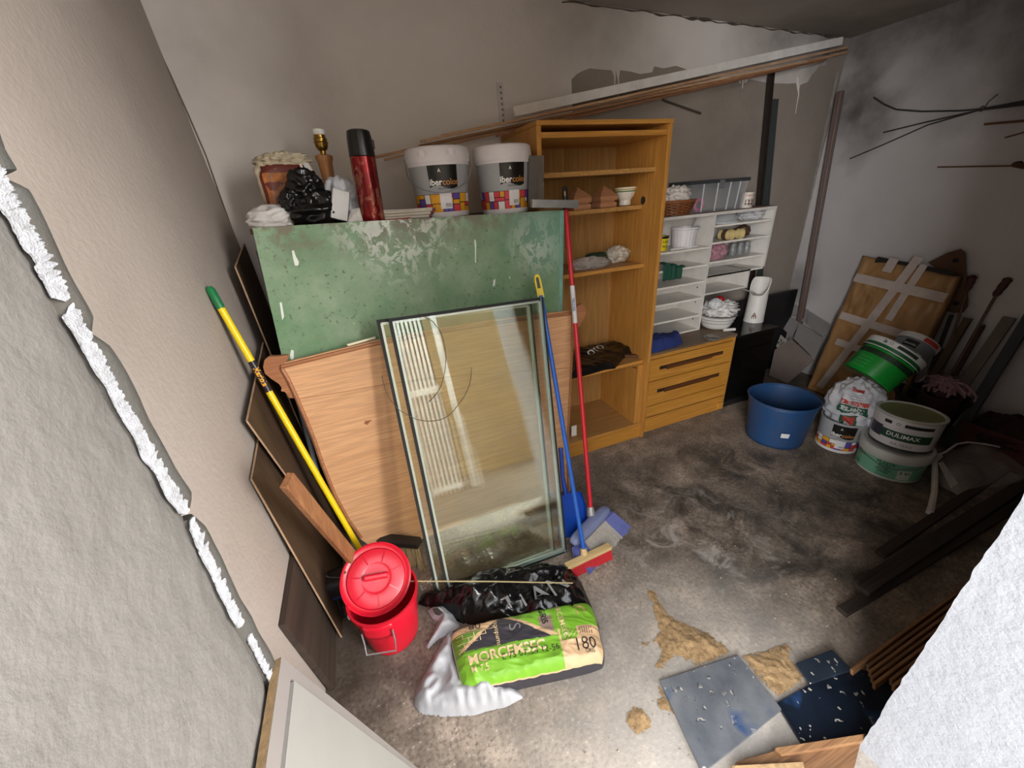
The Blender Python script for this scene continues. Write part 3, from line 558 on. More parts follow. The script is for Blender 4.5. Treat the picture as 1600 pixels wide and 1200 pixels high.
# cardboard flaps and panels leaning in the far right corner
def cq(x, y): return (1060+x/5.4545, 420+y/5.4545)
A0, A1, A2 = at(*cq(770, 905), Z=.01), at(*cq(925, 975), Z=.01), at(*cq(1285, 470), X=3.57); tn = (A1-A0).cross(A2-A0).normalized()
if tn.dot(CAM-A0) < 0: tn = -tn
mt = pl('#8f8b8a', .8, .15, 20); mb_ = pl('#8a7b74', .8, .2, 12)
for nm, qs, off, mm, lb in (('grey_tile', ((1010, 290), (1120, 350), (1085, 465), (965, 395)), .0, mt, 'grey tile leaning in the corner, top left of four'), ('grey_tile', ((1125, 360), (1285, 470), (1240, 585), (1090, 470)), 0, mt, 'grey tile leaning in the corner, top right of four'), ('grey_tile', ((920, 380), (1025, 455), (965, 580), (880, 500)), .014, mt, 'grey tile leaning in the corner, bottom left of four'), ('grey_tile', ((1030, 455), (1235, 595), (1160, 765), (980, 595)), .014, mt, 'grey tile leaning in the corner, bottom right of four'), ('brown_board', ((960, 595), (1155, 775), (925, 975), (770, 910), (820, 690)), .028, mb_, 'greyish brown board leaning in front of the four grey tiles')):
    q = [onp(*cq(*a), A0+tn*off, tn) for a in qs]; q = [V((min(p.x, XR-.004), min(p.y, YB-.03), max(p.z, .002))) for p in q]
    solo(nm, M().plate(q, -tn*.011), mm, lb, 'tile' if nm == 'grey_tile' else 'board', 'grey tiles in the corner' if nm == 'grey_tile' else None, bev=.0015)
cdn = [onp(*cq(*a), A0+tn*.02, tn) for a in ((872, 560), (930, 612), (855, 690), (832, 660))]; cdo = thing('printed_card', 'small pale card with a black 21 between the grey tiles and the brown board', 'card', cdn[3])
part('card_sheet', M().plate(cdn, -tn*.003), pl('#a9a49c', .7), cdo); c = sum(cdn, V())/4; ex = (cdn[1]-cdn[0]).normalized(); eyv = tn.cross(ex)
part('lettering', M().text('21', .06, lambda x, y: c+tn*.001+ex*x+eyv*y, .02), flat('#1c1a18'), cdo)
# ================================================================ left half: green panel, chest, headboard, panes
def green_mat():
    q = NT('scuffed_green_paint'); a = q.noise(5, 6, .65); b = q.noise(55, 4, .6); c = q.noise(16, 5, .7); d = q.noise(22, 6, .7, (1, 1, .7), .7)
    col = q.mix(q.ramp(a, [(.35, 0.0), (.7, 1.0)]), '#668a66', '#8ba084')
    col = q.mix(q.ramp(b, [(.6, 0.0), (.68, .75)]), col, '#4b5038'); col = q.mix(q.ramp(c, [(.62, 0.0), (.75, .5)]), col, '#8a7a5c')
    z = q.sep()[2]; top = q.n('ShaderNodeMapRange'); q.L(z, top.inputs[0]); top.inputs[1].default_value = 1.45; top.inputs[2].default_value = 1.6
    col = q.mix(q.math('MULTIPLY', top.outputs[0], q.ramp(c, [(.42, 0.0), (.56, .9)])), col, '#6e6253')
    k = q.near((0, .13, 1.60), .0, .30, a, .3); col = q.mix(q.math('MULTIPLY', k, q.ramp(d, [(.5, 0.0), (.56, 1.0)])), col, '#dfe2da')
    k = q.near((.63, .12, 1.44), .0, .17, a, .1); col = q.mix(q.math('MULTIPLY', k, q.ramp(d, [(.46, 0.0), (.52, 1.0)])), col, '#d9dfcf')
    k = q.near((.75, .13, 1.55), .1, .35, a, .15); col = q.mix(q.math('MULTIPLY', k, .6), col, '#76a596')
    e = q.noise(38, 5, .6, (1, 1, .6)); col = q.mix(q.ramp(e, [(.715, 0.0), (.73, .9)]), col, '#e4e6df')
    return q.fin(col, q.ramp(c, [(.3, .3), (.7, .5)]), c, .1, .004)
gp0, gn = V((0, 1.67, 0)), V((0, -1.6, .15)).normalized()
def og(x, y): return onp(x, y, gp0, gn)
TL, TR, ML, MR = og(394, 356), og(881, 328), og(441, 560), og(879, 450)
BL = TL+(ML-TL)*(TL.z/(TL.z-ML.z)); BR = TR+(MR-TR)*(TR.z/(TR.z-MR.z)); BL = ML.lerp(og(525, 720), ML.z/max(.01, ML.z-og(525, 720).z))
gm = green_mat(); gt = pl('#79a99a', .4, .3, 20)
gpn = thing('green_steel_sheet', 'large scuffed green painted steel sheet leaning behind the wooden headboard', 'steel sheet', (.2, 1.67, 0))
part('panel_sheet', M().plate([BL, BR, TR, TL, ML], -gn*.004), gm, gpn)
ux = (TR-TL).normalized(); uz = (TL-BL).normalized(); uz2 = (TR-BR).normalized()
part('flange', M().box8([BR-ux*.022+gn*.006, BR+gn*.006, BR-gn*.03, BR-ux*.022-gn*.03, TR-ux*.022+gn*.006, TR+gn*.006, TR-gn*.03, TR-ux*.022-gn*.03]), gt, gpn, bev=.003, label='pale teal folded edge')
part('flange', M().box8([TL-gn*.004-uz*.004, TR-gn*.004-uz2*.004, TR-gn*.035-uz2*.004, TL-gn*.035-uz*.004, TL-gn*.004, TR-gn*.004, TR-gn*.035, TL-gn*.035]), pl('#6a5f50', .7, .5, 20, bs=.3), gpn, label='rusty folded top edge')
part('flange', M().box8([BL-gn*.004, BL+ux*.004-gn*.004, BL+ux*.004-gn*.03, BL-gn*.03, TL-gn*.004, TL+ux*.004-gn*.004, TL+ux*.004-gn*.03, TL-gn*.03]), gm, gpn)
sm = flat('#e6e8e2', .5)
def splat(pts): return M().plate([og(*p)+gn*.0015 for p in pts], -gn*.0015)
for pts in (((456, 392), (459, 391), (462, 400), (467, 409), (466, 415), (461, 415), (458, 404)), ((741, 376), (743, 374), (744, 383), (743.5, 410), (742.3, 411), (742, 388)), ((437, 473), (440, 472), (444, 495), (441, 500)), ((453, 556), (455, 546), (459, 548), (459, 561), (455, 562)), ((771, 438), (774, 436), (773, 446), (770, 448))):
    part('paint_splash', splat(pts), sm, gpn)
def zc(x): return TL.z+(x-TL.x)/(TR.x-TL.x)*(TR.z-TL.z)-.003
# the old chest that carries the clutter behind it
cw_ = wood('old_dark_wood', '#4d3a2a', '#7b6048', 'X', 1, .7)
ch = thing('wooden_chest', 'tall old wooden chest hidden behind the green steel sheet, its top covered with clutter', 'chest', (.27, 1.85, 0)); ca, cb_ = -.36, .875
part('carcass', M().box8([(ca+.02, 1.865, 0), (cb_-.02, 1.865, 0), (cb_-.02, 2.36, 0), (ca+.02, 2.36, 0), (ca+.02, 1.865, zc(ca)-.022), (cb_-.02, 1.865, zc(cb_)-.022), (cb_-.02, 2.36, zc(cb_)-.022), (ca+.02, 2.36, zc(ca)-.022)]), cw_, ch)
part('top_board', M().box8([(ca, 1.858, zc(ca)-.022), (cb_, 1.858, zc(cb_)-.022), (cb_, 2.37, zc(cb_)-.022), (ca, 2.37, zc(ca)-.022), (ca, 1.858, zc(ca)), (cb_, 1.858, zc(cb_)), (cb_, 2.37, zc(cb_)), (ca, 2.37, zc(ca))]), cw_, ch, bev=.002)

# paint buckets ---------------------------------------------------------------
MC = ['#e9e6e4', '#d8414c', '#e0a11f', '#5b4aa0', '#e9e6e4', '#d8414c', '#e0a11f', '#5b4aa0']
def mondrian(rf, z0, z1, a0, a1, seed, cell=.034):
    rnd = random.Random(seed); g = M(); ra = rf((z0+z1)/2); w = (a1-a0)*ra; out = []
    def P(x, z, o): a = a0+x/ra; r = rf(z)+o; return V((r*math.sin(a), -r*math.cos(a), z))
    def quad(x0, x1, y0, y1, o):
        n = max(1, int((x1-x0)/.012)); b = [P(x0+(x1-x0)*i/n, y0, o) for i in range(n+1)]; t_ = [P(x0+(x1-x0)*i/n, y1, o) for i in range(n+1)]
        g.add(b+t_, [(i, i+1, n+2+i, n+1+i) for i in range(n)])
    g.cur = 4; quad(0, w, z0, z1, .0008)
    def rec(x0, x1, y0, y1, d):
        if d > 6 or (x1-x0 < cell*1.3 and y1-y0 < cell*1.3) or (d > 3 and rnd.random() < .18):
            g.cur = rnd.choice((0, 1, 2, 3, 2, 1)); e = .0016; quad(x0+e, x1-e, y0+e, y1-e, .0016); return
        if x1-x0 > (y1-y0)*(.8+rnd.random()*.5): m_ = x0+(x1-x0)*rnd.uniform(.35, .65); rec(x0, m_, y0, y1, d+1); rec(m_, x1, y0, y1, d+1)
        else: m_ = y0+(y1-y0)*rnd.uniform(.35, .65); rec(x0, x1, y0, m_, d+1); rec(x0, x1, m_, y1, d+1)
    n = max(1, int(w/.07)); [rec(w*i/n, w*(i+1)/n, z0, z1, 2) for i in range(n)]
    return g, [flat('#e9e6e4'), flat('#d8414c'), flat('#e0a11f'), flat('#5b4aa0'), flat('#191522')]
def patch(rf, a0, a1, z0, z1, off=.002, wave=0):
    g = M(); n = 14
    f = lambda u, v: (lambda a, z: V(((rf(z)+off)*math.sin(a), -(rf(z)+off)*math.cos(a), z)))(a0+(a1-a0)*u, z0+(z1-z0)*v+(wave*(1-v)*math.sin(u*math.pi*2)))
    return g.grid(f, n, 4)
def ctext(s, size, rf, a, z, off=.003, bold=0.02, align='CENTER'): return M().text(s, size, lambda x, y: (lambda r: V((r*math.sin(a+x/r), -r*math.cos(a+x/r), z+y)))(rf(z+y)+off), bold, align)
def color_bucket(loc, rb, rr, h, lbl, la, seed, clips, lid=True, group='white lidded paint buckets', card=True, rot=None, handle=True, name='paint_bucket'):
    o = thing(name, lbl, 'bucket', loc, rot or facing(loc), group); rf = lambda z: rb+(rr*.93-rb)*z/(h*.8); hl = h*.22
    part('bucket_body', M().lathe([(rb*.97, 0), (rb, .004), (rf(h*.8), h*.8), (rf(h*.8)-.006, h*.8), (rb*.9, .01), (0, .008)], 48), pl('#a9abae', .4, .1), o, True, smooth=True)
    part('foot_ring', M().lathe([(rb*1.0, .0), (rb*1.012, .003), (rf(.02)+.002, .02), (rf(.02), .022)], 48, cap=False), pl('#e6e3e4', .4), o, True, smooth=True)
    z0 = h-hl
    if lid:
        part('lid', M().lathe([(rr*.9, z0-.012), (rr*.955, z0-.012), (rr*.96, z0), (rr*.985, z0), (rr, z0+.006), (rr*1.005, h-.03), (rr*.985, h-.012), (rr*.96, h-.004), (rr*.9, h), (rr*.84, h-.004), (rr*.82, h-.01), (0, h-.01)], 56), pl('#e4dfe1', .4, .12), o, True, smooth=True)
        for a in clips:
            c = part('lid_clip', patch(lambda z: rr, a-.16, a+.16, z0+.022, h-.022, .003), pl('#d9d4d6', .45), o, True); part('clip_tab', patch(lambda z: rr, a-.07, a+.07, z0+.022, z0+.045, .006), pl('#ece8ea', .45), c, True)
    part('printed_panel', patch(rf, la-.50, la+.50, h*.43, h*.43+h*.32, .0015, .008), flat('#15130f', .35), o, True)
    part('lettering', ctext('iber', h*.125, rf, la-.06, h*.5, .003, .025, 'RIGHT'), flat('#f0eeea'), o, True); part('lettering', ctext('color', h*.125, rf, la-.05, h*.5, .003, .008, 'LEFT'), flat('#c98a4a'), o, True)
    part('lettering', ctext('DECORACION', h*.03, rf, la, h*.41, .002, .02), flat('#55575a'), o, True)
    part('crest', M().text('A', h*.07, lambda x, y: V(((rf(h*.66)+.003)*math.sin(la-.12+x/rr), -(rf(h*.66)+.003)*math.cos(la-.12+x/rr), h*.66+y)), .02), flat('#e8e6e2'), o, True)
    g, ms = mondrian(rf, h*.06, h*.34, -1.35, 1.35, seed, h*.12); part('printed_pattern', g, ms, o, True)
    if card: part('price_label', patch(rf, la-.2+card*.0, la+.22, h*.12, h*.345, .003), flat('#e2e0e2'), o, True); part('barcode', M().text('|||||||', h*.06, lambda x, y: V(((rf(h*.19)+.0045)*math.sin(la+.08+x/rr), -(rf(h*.19)+.0045)*math.cos(la+.08+x/rr), h*.18+y)), .01), flat('#333333'), o, True)
    if handle:
        hp = [V((rr*1.0*math.cos(k), -rr*1.0*math.sin(k)*.98, z0-.005-h*.40*math.sin(k)**.8 if math.sin(k) > 0 else z0-.005)) for k in [math.pi*i/24 for i in range(25)]]
        hp = [V((p.x, p.y-.012, p.z)) for p in hp]; part('wire_handle', M().tube([hp[0]+V((0, 0, .03))]+hp+[hp[-1]+V((0, 0, .03))], .0028, 6), pl('#8f9195', .4, .1, metal=.3), o, True, smooth=True)
    return o
for x0, x1, y0, yt, la, seed, lb, cl, cd_ in ((638, 737, 336, 227, .12, 3, 'left white lidded paint bucket with a wire handle, on top of the chest', (-.42, .42), True), (741, 832, 330, 224, .38, 8, 'right white lidded paint bucket with a dusty lid, on top of the chest', (), True)):
    xc_ = (x0+x1)/2; Yc = 1.99; p = at(xc_, (y0+yt)/2, Y=Yc); rr = px((x1-x0)/2, p)*.985; zb = zc(p.x)+.001
    zt_ = at(xc_, yt+3, Y=Yc-rr*.3).z
    color_bucket(V((p.x, Yc, zb)), rr*.80, rr, zt_-zb, lb, la, seed, cl, handle=bool(cl))

# clutter on the chest top -------------------------------------------------------
def sup(c, rx, ry, rz, e=.45, seed=0, amp=.05, o=1.0):
    def fn(u, v):
        a = 2*math.pi*u; b = math.pi*(v-.5); s = lambda t, k: math.copysign(abs(t)**k, t)
        d = V((s(math.cos(b), e)*s(math.cos(a), e), s(math.cos(b), e)*s(math.sin(a), e), s(math.sin(b), e)))
        k = (1+amp*noise.noise(d*2.2+V((seed, 0, 0)))+amp*.6*noise.noise(d*6+V((0, seed, 0))))*o
        return V(c)+V((d.x*rx, d.y*ry, d.z*rz))*k
    return fn
a, b = at(402, 300, Y=2.08), at(497, 290, Y=2.08); xb = (a.x+b.x)/2+.01; zb = zc(xb); h = at(450, 243, Y=2.08).z-zb
pb = thing('plaster_bag', 'cream paper bag with a red and orange food picture, behind the black plastic bag', 'bag', (xb, 2.1, zb)); f = sup((xb, 2.1, zb+h*.47), (b.x-a.x)/2*.93, .085, h*.47, .4, 3, .09)
part('bag_body', M().grid(f, 60, 40, True), pl('#c9bca3', .75, .3, 18, bs=.3), pb, smooth=True, auto=False)
part('crumpled_top', M().blob((xb, 2.09, zb+h*.93), ((b.x-a.x)/2*.8, .075, .03), 6, .4, 3), pl('#c9bca3', .75, .3, 18, bs=.3), pb, smooth=True, auto=False)
f2 = sup((xb, 2.1, zb+h*.47), (b.x-a.x)/2*.93, .085, h*.47, .4, 3, .09, 1.015)
part('printed_picture', M().grid(lambda u, v: f2(.64+.26*u, .2+.5*v), 20, 20), flat('#5e2318', .35), pb, smooth=True, auto=False)
f3 = sup((xb, 2.1, zb+h*.47), (b.x-a.x)/2*.93, .085, h*.47, .4, 3, .09, 1.03)
part('printed_food', M().grid(lambda u, v: f3(.68+.1*u, .42+.16*v), 12, 12), pl('#c2702a', .4, .9, 40), pb, smooth=True, auto=False); part('white_flash', M().grid(lambda u, v: f3(.79+.02*u, .4+.3*v), 6, 12), flat('#e5ded8', .3), pb, smooth=True, auto=False)
part('printed_text', M().grid(lambda u, v: f3(.83+.06*u, .45+.27*v), 8, 12), flat('#c8c6c4', .3), pb, smooth=True, auto=False)
p = at(428, 338, Y=1.95); solo('white_cloth', M().blob((p.x, 1.97, zc(p.x)+.03), (.1, .09, .05), 31, .16, 2.0, zc(p.x), fine=.03), pl('#d3cfcb', .9, .2, 30, bs=.3), 'crumpled white cloth at the left end of the chest top', 'cloth', smooth=True, auto=False)
p = at(487, 320, Y=1.93); bb = thing('black_bag', 'knotted black plastic bag on the chest top left of the red flask', 'bag', (p.x, 1.95, zc(p.x))); mb2 = pl('#0c0c0d', .22, .05)
part('bag_body', M().blob((p.x+.01, 1.95, zc(p.x)+.055), (.12, .095, .075), 41, .22, 1.9, zc(p.x)+.001, fine=.025), mb2, bb, smooth=True, auto=False)
q = at(477, 293, Y=1.93); part('knot', M().blob((q.x, 1.94, q.z-.005), (.062, .05, .07), 43, .32, 1.7, fine=.02), mb2, bb, smooth=True, auto=False)
q = at(513, 312, Y=1.9); part('loop_ear', M().blob((q.x-.01, 1.91, q.z), (.05, .03, .032), 47, .25, 1.6, fine=.02), mb2, bb, smooth=True, auto=False); q = at(449, 313, Y=1.9); part('loop_ear', M().blob((q.x+.012, 1.91, q.z), (.04, .03, .04), 48, .25, 1.6, fine=.02), mb2, bb, smooth=True, auto=False)
# table lamp without shade
Yl = 2.12; a, b = at(523, 330, Y=Yl), at(497, 201, Y=Yl); a.z = zc(a.x); d = b-a; L = d.length
lp = thing('table_lamp', 'small turned wooden table lamp without shade, brass socket and white bulb ring', 'lamp', a, frame(d))
part('turned_base', M().lathe([(.055, 0), (.06, .012), (.05, .03), (.026, .045), (.02, .07), (.023, L*.42), (.027, L*.55), (.030, L*.66), (.035, L*.69), (.036, L*.725), (.026, L*.735), (0, L*.735)], 28), wood('turned_wood', '#a06a3c', '#c8925e', 'Z', 2, .5), lp, True, smooth=True)
part('brass_socket', M().lathe([(.012, L*.735), (.012, L*.775), (.02, L*.79), (.026, L*.82), (.027, L*.9), (.023, L*.91), (.023, L*.935), (0, L*.935)], 28), pl('#9a7a36', .25, .15, metal=.9), lp, True, smooth=True); part('socket_ring', M().lathe([(.0285, L*.855), (.031, L*.86), (.0285, L*.866)], 28, cap=False), pl('#9a7a36', .25, .15, metal=.9), lp, True, smooth=True)
part('white_ring', M().lathe([(.021, L*.935), (.025, L*.94), (.025, L*.99), (.02, L), (.015, L), (.015, L*.95), (0, L*.95)], 28), pl('#e8e6e2', .4), lp, True, smooth=True)
# white plastic bag with the grey carton
p = at(536, 310, Y=1.97); solo('white_carrier_bag', M().blob((p.x, 2.02, zc(p.x)+.07), (.085, .08, .1), 51, .22, 2.3, zc(p.x)+.001), pl('#cfd2d8', .5, .12, 30, bs=.3), 'soft white plastic bag between the black bag and the red flask', 'bag', smooth=True, auto=False)
q = at(522, 320, Y=1.89); crt = thing('grey_carton', 'small tilted light grey carton with a dark side leaning on the white plastic bag', 'carton', (q.x, 1.9, zc(q.x)), frame((.32, .1, 1), (1, .15, 0)))
part('carton_body', M().box(-.035, .03, -.035, .035, .012, .125), pl('#c9c9c8', .6, .15), crt, True, bev=.004); part('side_panel', M().box(.0305, .032, -.034, .034, .014, .124), pl('#57585b', .7, .3), crt, True)
q = at(560, 340, Y=1.88); solo('paper_slip', M().plate([(q.x-.05, 1.885, zc(q.x)+.003), (q.x+.02, 1.875, zc(q.x)+.003), (q.x+.02, 1.885, zc(q.x)+.055), (q.x-.02, 1.9, zc(q.x)+.05)], (0, .003, 0)), pl('#dcd9d2', .6, .3, 60), 'small white paper slip at the foot of the red flask', 'paper')
# red vacuum flask
Yf = 1.90; a, b = at(583, 343, Y=Yf), at(559, 203, Y=Yf); a.z = zc(a.x)+.001; d = b-a; L = d.length; r = px(18, a)
fk = thing('vacuum_flask', 'tilted shiny red vacuum flask with a black cup lid', 'flask', a, frame(d))
def red_mat():
    q = NT('scratched_red_metal'); f = q.noise(40, 6, .7, (1, 1, .4), 1); c = q.mix(q.ramp(f, [(.5, 0.0), (.62, .8)]), '#8a1d1f', '#c98d72'); c = q.mix(q.ramp(q.noise(9, 4), [(.4, .5), (.6, 0.0)]), c, '#4a0d10'); return q.fin(c, .22, f, .1, .003, .55)
part('flask_body', M().lathe([(r*.96, 0), (r, .006), (r, L*.715), (r*.96, L*.72)], 36), red_mat(), fk, True, smooth=True); part('cup_lid', M().lathe([(r*.98, L*.72), (r*1.02, L*.725), (r*.95, L*.93), (r*.88, L*.985), (r*.7, L), (0, L)], 36), pl('#101011', .3), fk, True, smooth=True)
part('lid_lip', M().box(r*.75, r*1.08, -.012, .012, L*.8, L*.9), pl('#101011', .3), fk, True, bev=.004)
# bundle of white sticks with coloured tips
qa, qb = at(599, 327, Y=1.9), at(668, 325, Y=1.88)
for i in range(9):
    a = qa+V((0, .012*(i % 3), .004+.009*(i//3))); a.z = zc(a.x)+.007+.011*(i//3)+.004*(i % 3); b = qb+V((.003*i, .010*(i % 3)-.01, 0)); b.z = zc(b.x)+.007+.013*(i//3)+.003*((i*2) % 3)
    o = thing('white_stick', 'thin white stick with a coloured tip in the bundle between flask and left bucket', 'stick', a, None, 'bundle of white sticks'); part('stick_rod', M().tube([a, b], .0042, 8), pl('#e3ddcf', .5), o, smooth=True); part('tip', M().tube([b, b+(b-a).normalized()*.012], .0048, 8), pl(('#7a2f6a', '#b58a35', '#a03a30')[i % 3], .5), o, smooth=True)
q = at(622, 337, Y=1.87); solo('red_packet', M().box(q.x-.055, q.x+.05, 1.862, 1.885, zc(q.x)+.0005, zc(q.x)+.006), pl('#a8302a', .5, .4, 40), 'flat red and white packet under the bundle of white sticks', 'packet', bev=.001)
# aluminium profile lying over the right end
a, b = at(830, 318, Y=1.80), at(902, 319, Y=1.78); solo('metal_profile', M().bar(a+V((0, 0, .0)), b, .03, px(12, a), (0, 0, 1)), pl('#a3a5a4', .35, .25, 30, metal=.75), 'short square aluminium profile on the right end of the green steel sheet', 'metal profile', bev=.002)

# ---------------------------------------------------------------- headboard
hp0, hn = V((0, 1.63, .02)), V((0, -1.08, .085)).normalized()
def oh(x, y, o=0): return onp(x, y, hp0+hn*o, hn)
m_hb = wood('pale_plywood', '#d09c70', '#e2b387', 'X', .7, .5, (.2, .85)); m_hbd = wood('brown_moulding', '#9a6240', '#bd8258', 'X', 1.4, .5)
out = [(447, 566), (520, 548), (587, 532), (700, 511), (800, 496), (896, 485), (895, 560), (891, 640), (888, 700), (891, 765), (890, 772), (884, 772), (880, 768), (868, 769), (760, 803), (650, 846), (612, 852), (578, 853), (560, 840), (540, 812), (520, 775), (500, 725), (488, 690), (474, 655), (458, 618), (446, 590), (438, 574)]
hb = thing('headboard', 'pale plywood bed headboard with scrolled upper corners leaning on the green steel sheet', 'headboard', (.25, 1.63, 0))
pts = [oh(*p) for p in out]; pts = [V((p.x, p.y, max(p.z, .001))) for p in pts]
part('panel', M().plate(pts, -hn*.018), m_hb, hb)
ear = [(447, 566), (451, 559), (449, 555), (432, 557), (420, 557), (413, 563), (411, 574), (414, 584), (424, 592), (436, 600), (440, 606), (439, 611), (446, 613), (452, 622), (459, 622), (446, 590), (438, 574)]
part('scroll', M().plate([oh(*p, -.002) for p in ear], -hn*.024), m_hbd, hb, label='left scrolled corner, partly behind the yellow pole')
ear = [(895, 486), (901, 479), (908, 475), (914, 479), (916, 488), (913, 497), (907, 506), (902, 515), (899, 528), (895, 540)]
part('scroll', M().plate([oh(*p, -.002) for p in ear], -hn*.024), m_hbd, hb, label='right scrolled corner beside the red broom pole')
part('top_moulding', M().tube([oh(x, y, .004) for x, y in ((440, 573), (520, 553), (587, 537), (700, 516), (800, 501), (895, 489))], .009, 8), m_hbd, hb, smooth=True)
part('side_moulding', M().tube([oh(x, y, .004) for x, y in ((440, 575), (450, 592), (462, 618), (478, 655), (492, 690), (504, 725), (524, 775), (544, 812), (564, 840))], .008, 8), m_hbd, hb, smooth=True)
part('side_moulding', M().tube([oh(x, y, .002) for x, y in ((894, 490), (893, 560), (889, 640), (886, 700), (888, 768))], .006, 8), m_hbd, hb, smooth=True)
for x, y in ((0, 0),): part('seam', M().tube([oh(462, 624, .0006), oh(540, 612, .0006), oh(604, 600, .0006), oh(740, 585, .0006), oh(890, 575, .0006)], .0012, 4), pl('#8a5a38'), hb)
part('scratch', M().plate([oh(*p, .0012) for p in ((569, 662), (570, 658), (582, 656), (577, 660), (574, 664))], -hn*.001), pl('#9a5f38'), hb)
solo('wood_splinter', M().plate([oh(*p, -.004) for p in ((542, 538), (586, 526), (587, 529), (544, 541))], -hn*.01), pl('#e6dcc0', .7), 'pale wood splinter on the top edge of the headboard', 'splinter')

# ---------------------------------------------------------------- double glazed units
def glass_mat(name, tint):
    q = NT(name); t = q.t; t.nodes.remove(q.b); o = [n for n in t.nodes if n.type == 'OUTPUT_MATERIAL'][0]
    tr_ = q.n('ShaderNodeBsdfTransparent'); gl = q.n('ShaderNodeBsdfGlossy'); fr_ = q.n('ShaderNodeFresnel'); fr_.inputs[0].default_value = 1.5; mx = q.n('ShaderNodeMixShader')
    tr_.inputs[0].default_value = lin(tint); gl.inputs['Roughness'].default_value = .004; gl.inputs[0].default_value = (.95, 1, .97, 1)
    df = q.n('ShaderNodeBsdfDiffuse'); df.inputs[0].default_value = lin('#b9b6a8'); m2 = q.n('ShaderNodeMixShader'); q.L(q.ramp(q.noise(7, 5, .65, None, .5), [(.45, .004), (.75, .035)]), m2.inputs[0])
    q.L(fr_.outputs[0], mx.inputs[0]); q.L(tr_.outputs[0], mx.inputs[1]); q.L(gl.outputs[0], mx.inputs[2]); q.L(mx.outputs[0], m2.inputs[1]); q.L(df.outputs[0], m2.inputs[2]); q.L(m2.outputs[0], o.inputs[0]); return q.m
m_gl = glass_mat('window_glass', '#fdfdfa'); m_seal = pl('#17181a', .7, .1, 30, bs=.3); m_spc = pl('#c3ccc9', .35, .1, metal=.3); m_ge = pl('#9db8ad', .25, .1)
pp0, pn = V((0, 1.25, 0)), V((0, -1.22, .37)).normalized()
def pane(c, off, lbl):
    K = [onp(x, y, pp0-pn*off, pn) for x, y in c]; K[2].z = max(K[2].z, .0); mz = min(p.z for p in K); K = [p-V((0, 0, mz)) if p.z < .3 and False else p for p in K]
    o = thing('glazing_unit', lbl, 'window pane', (K[2]+K[3])/2, None, 'double glazed window units')
    part('glass_sheet', M().plate(K, -pn*.003), m_gl, o); part('glass_sheet', M().plate([p-pn*.018 for p in K], -pn*.003), m_gl, o)
    cen = sum(K, V())/4
    def ins(p, k):
        i = K.index(p); a = (K[i-1]-p).normalized(); b = (K[(i+1) % 4]-p).normalized(); return p+(a+b)*k
    I = [ins(p, .017) for p in K]
    for i in range(4):
        p, q = K[i]-pn*.0105, K[(i+1) % 4]-pn*.0105; e = (cen-(p+q)/2).normalized(); s_ = part('seal', M().bar(p+e*(.006 if i in (0, 3) else .0035), q+e*(.006 if i in (0, 3) else .0035), .013 if i in (0, 3) else .008, .0225, pn), m_seal, o); 
        p, q = I[i]-pn*.0105, I[(i+1) % 4]-pn*.0105; part('spacer_bar', M().bar(p, q, .0105, .0135, pn), m_spc, o)
        p, q = K[i]+pn*.0004, K[(i+1) % 4]+pn*.0004; e2 = e; 
        if i in (1, 2): part('ground_edge', M().bar(p+e*.011, q+e*.011, .003, .0008, pn), m_ge, o)
    return o
pane([(588, 500), (830, 471), (868, 871), (682, 937)], .024, 'rear double glazed window unit, leaning behind the other and showing along its left edge')
pane([(607, 498), (848, 464), (886, 865), (699, 931)], 0.0, 'front double glazed window unit with black seal, wire loops hanging on it')
for w, lb in ((((663, 494), (676, 502), (686, 514), (692, 527), (695, 541), (697, 558), (696, 575), (693, 591), (688, 606), (680, 618), (670, 628)), 'thin bent wire lying on the glass, the upper of two'), (((737, 574), (736, 590), (733, 604), (726, 619), (717, 631), (709, 642), (699, 651), (688, 656), (677, 658), (663, 658), (650, 655), (636, 648), (623, 640), (614, 630), (607, 620), (602, 608), (598, 595), (597, 586)), 'thin bent wire loop hanging on the glass, the lower of two')):
    solo('bent_wire', M().tube([onp(x, y, pp0+pn*.006, pn) for x, y in w], .0014, 6), pl('#4a4136', .5), lb, 'wire', 'wires on the glass', smooth=True)
# ================================================================ boards and poles along the left wall
m_hard = wood('dark_hardboard', '#3a2c22', '#57422f', 'Z', .8, .6); m_hedge = pl('#a98a6d', .8, .3, 40)
def sheet(nb, nt, dy, lbl, th=.006, dzf=0.0, cut=0.0, mt=m_hard):
    nb, nt = V(nb), V(nt); fb = nb+V((0, dy, 0)); ft = nt+V((0, dy, dzf)); 
    out = V((1, 0, 0)); n = (fb-nb).cross(nt-nb).normalized(); n = n if n.x > 0 else -n
    o = thing('hardboard_sheet', lbl, 'board', nb, None, 'boards leaning on the left wall')
    pts = [nb, fb, ft, nt] if not cut else [nb, fb, ft, nt+V((0, cut, .0))+(nt-nb).normalized()*.0, nt-(nt-nb).normalized()*cut*1.2]
    part('board_face', M().plate(pts, -n*th), mt, o)
    a, b = (nb, nt) if not cut else (nb, nt-(nt-nb).normalized()*cut*1.2)
    part('cut_edge', M().bar(a+V((0, -.0012, 0))-n*th/2, b+V((0, -.0012, 0))-n*th/2, th, .002, (0, 1, 0)), mt if th > .01 else m_hedge, o)
    if not cut: part('cut_edge', M().bar(nt-n*th/2+V((0, 0, .001)), ft-n*th/2+V((0, 0, .001)), th, .002, n.cross(V((0, 1, 0)))), mt if th > .01 else m_hedge, o)
    return o
def lw(x, y, k): # point on the left wall, k metres in front of it
    z = 1.0
    for _ in range(6): p = at(x, y, X=xl(z)+k); z = p.z
    return p
nt = lw(369, 417, .06); nb = fl(518, 893); nb.x = min(max(nb.x, xl(0)+.07), xl(0)+.09); nt.z = nt.z
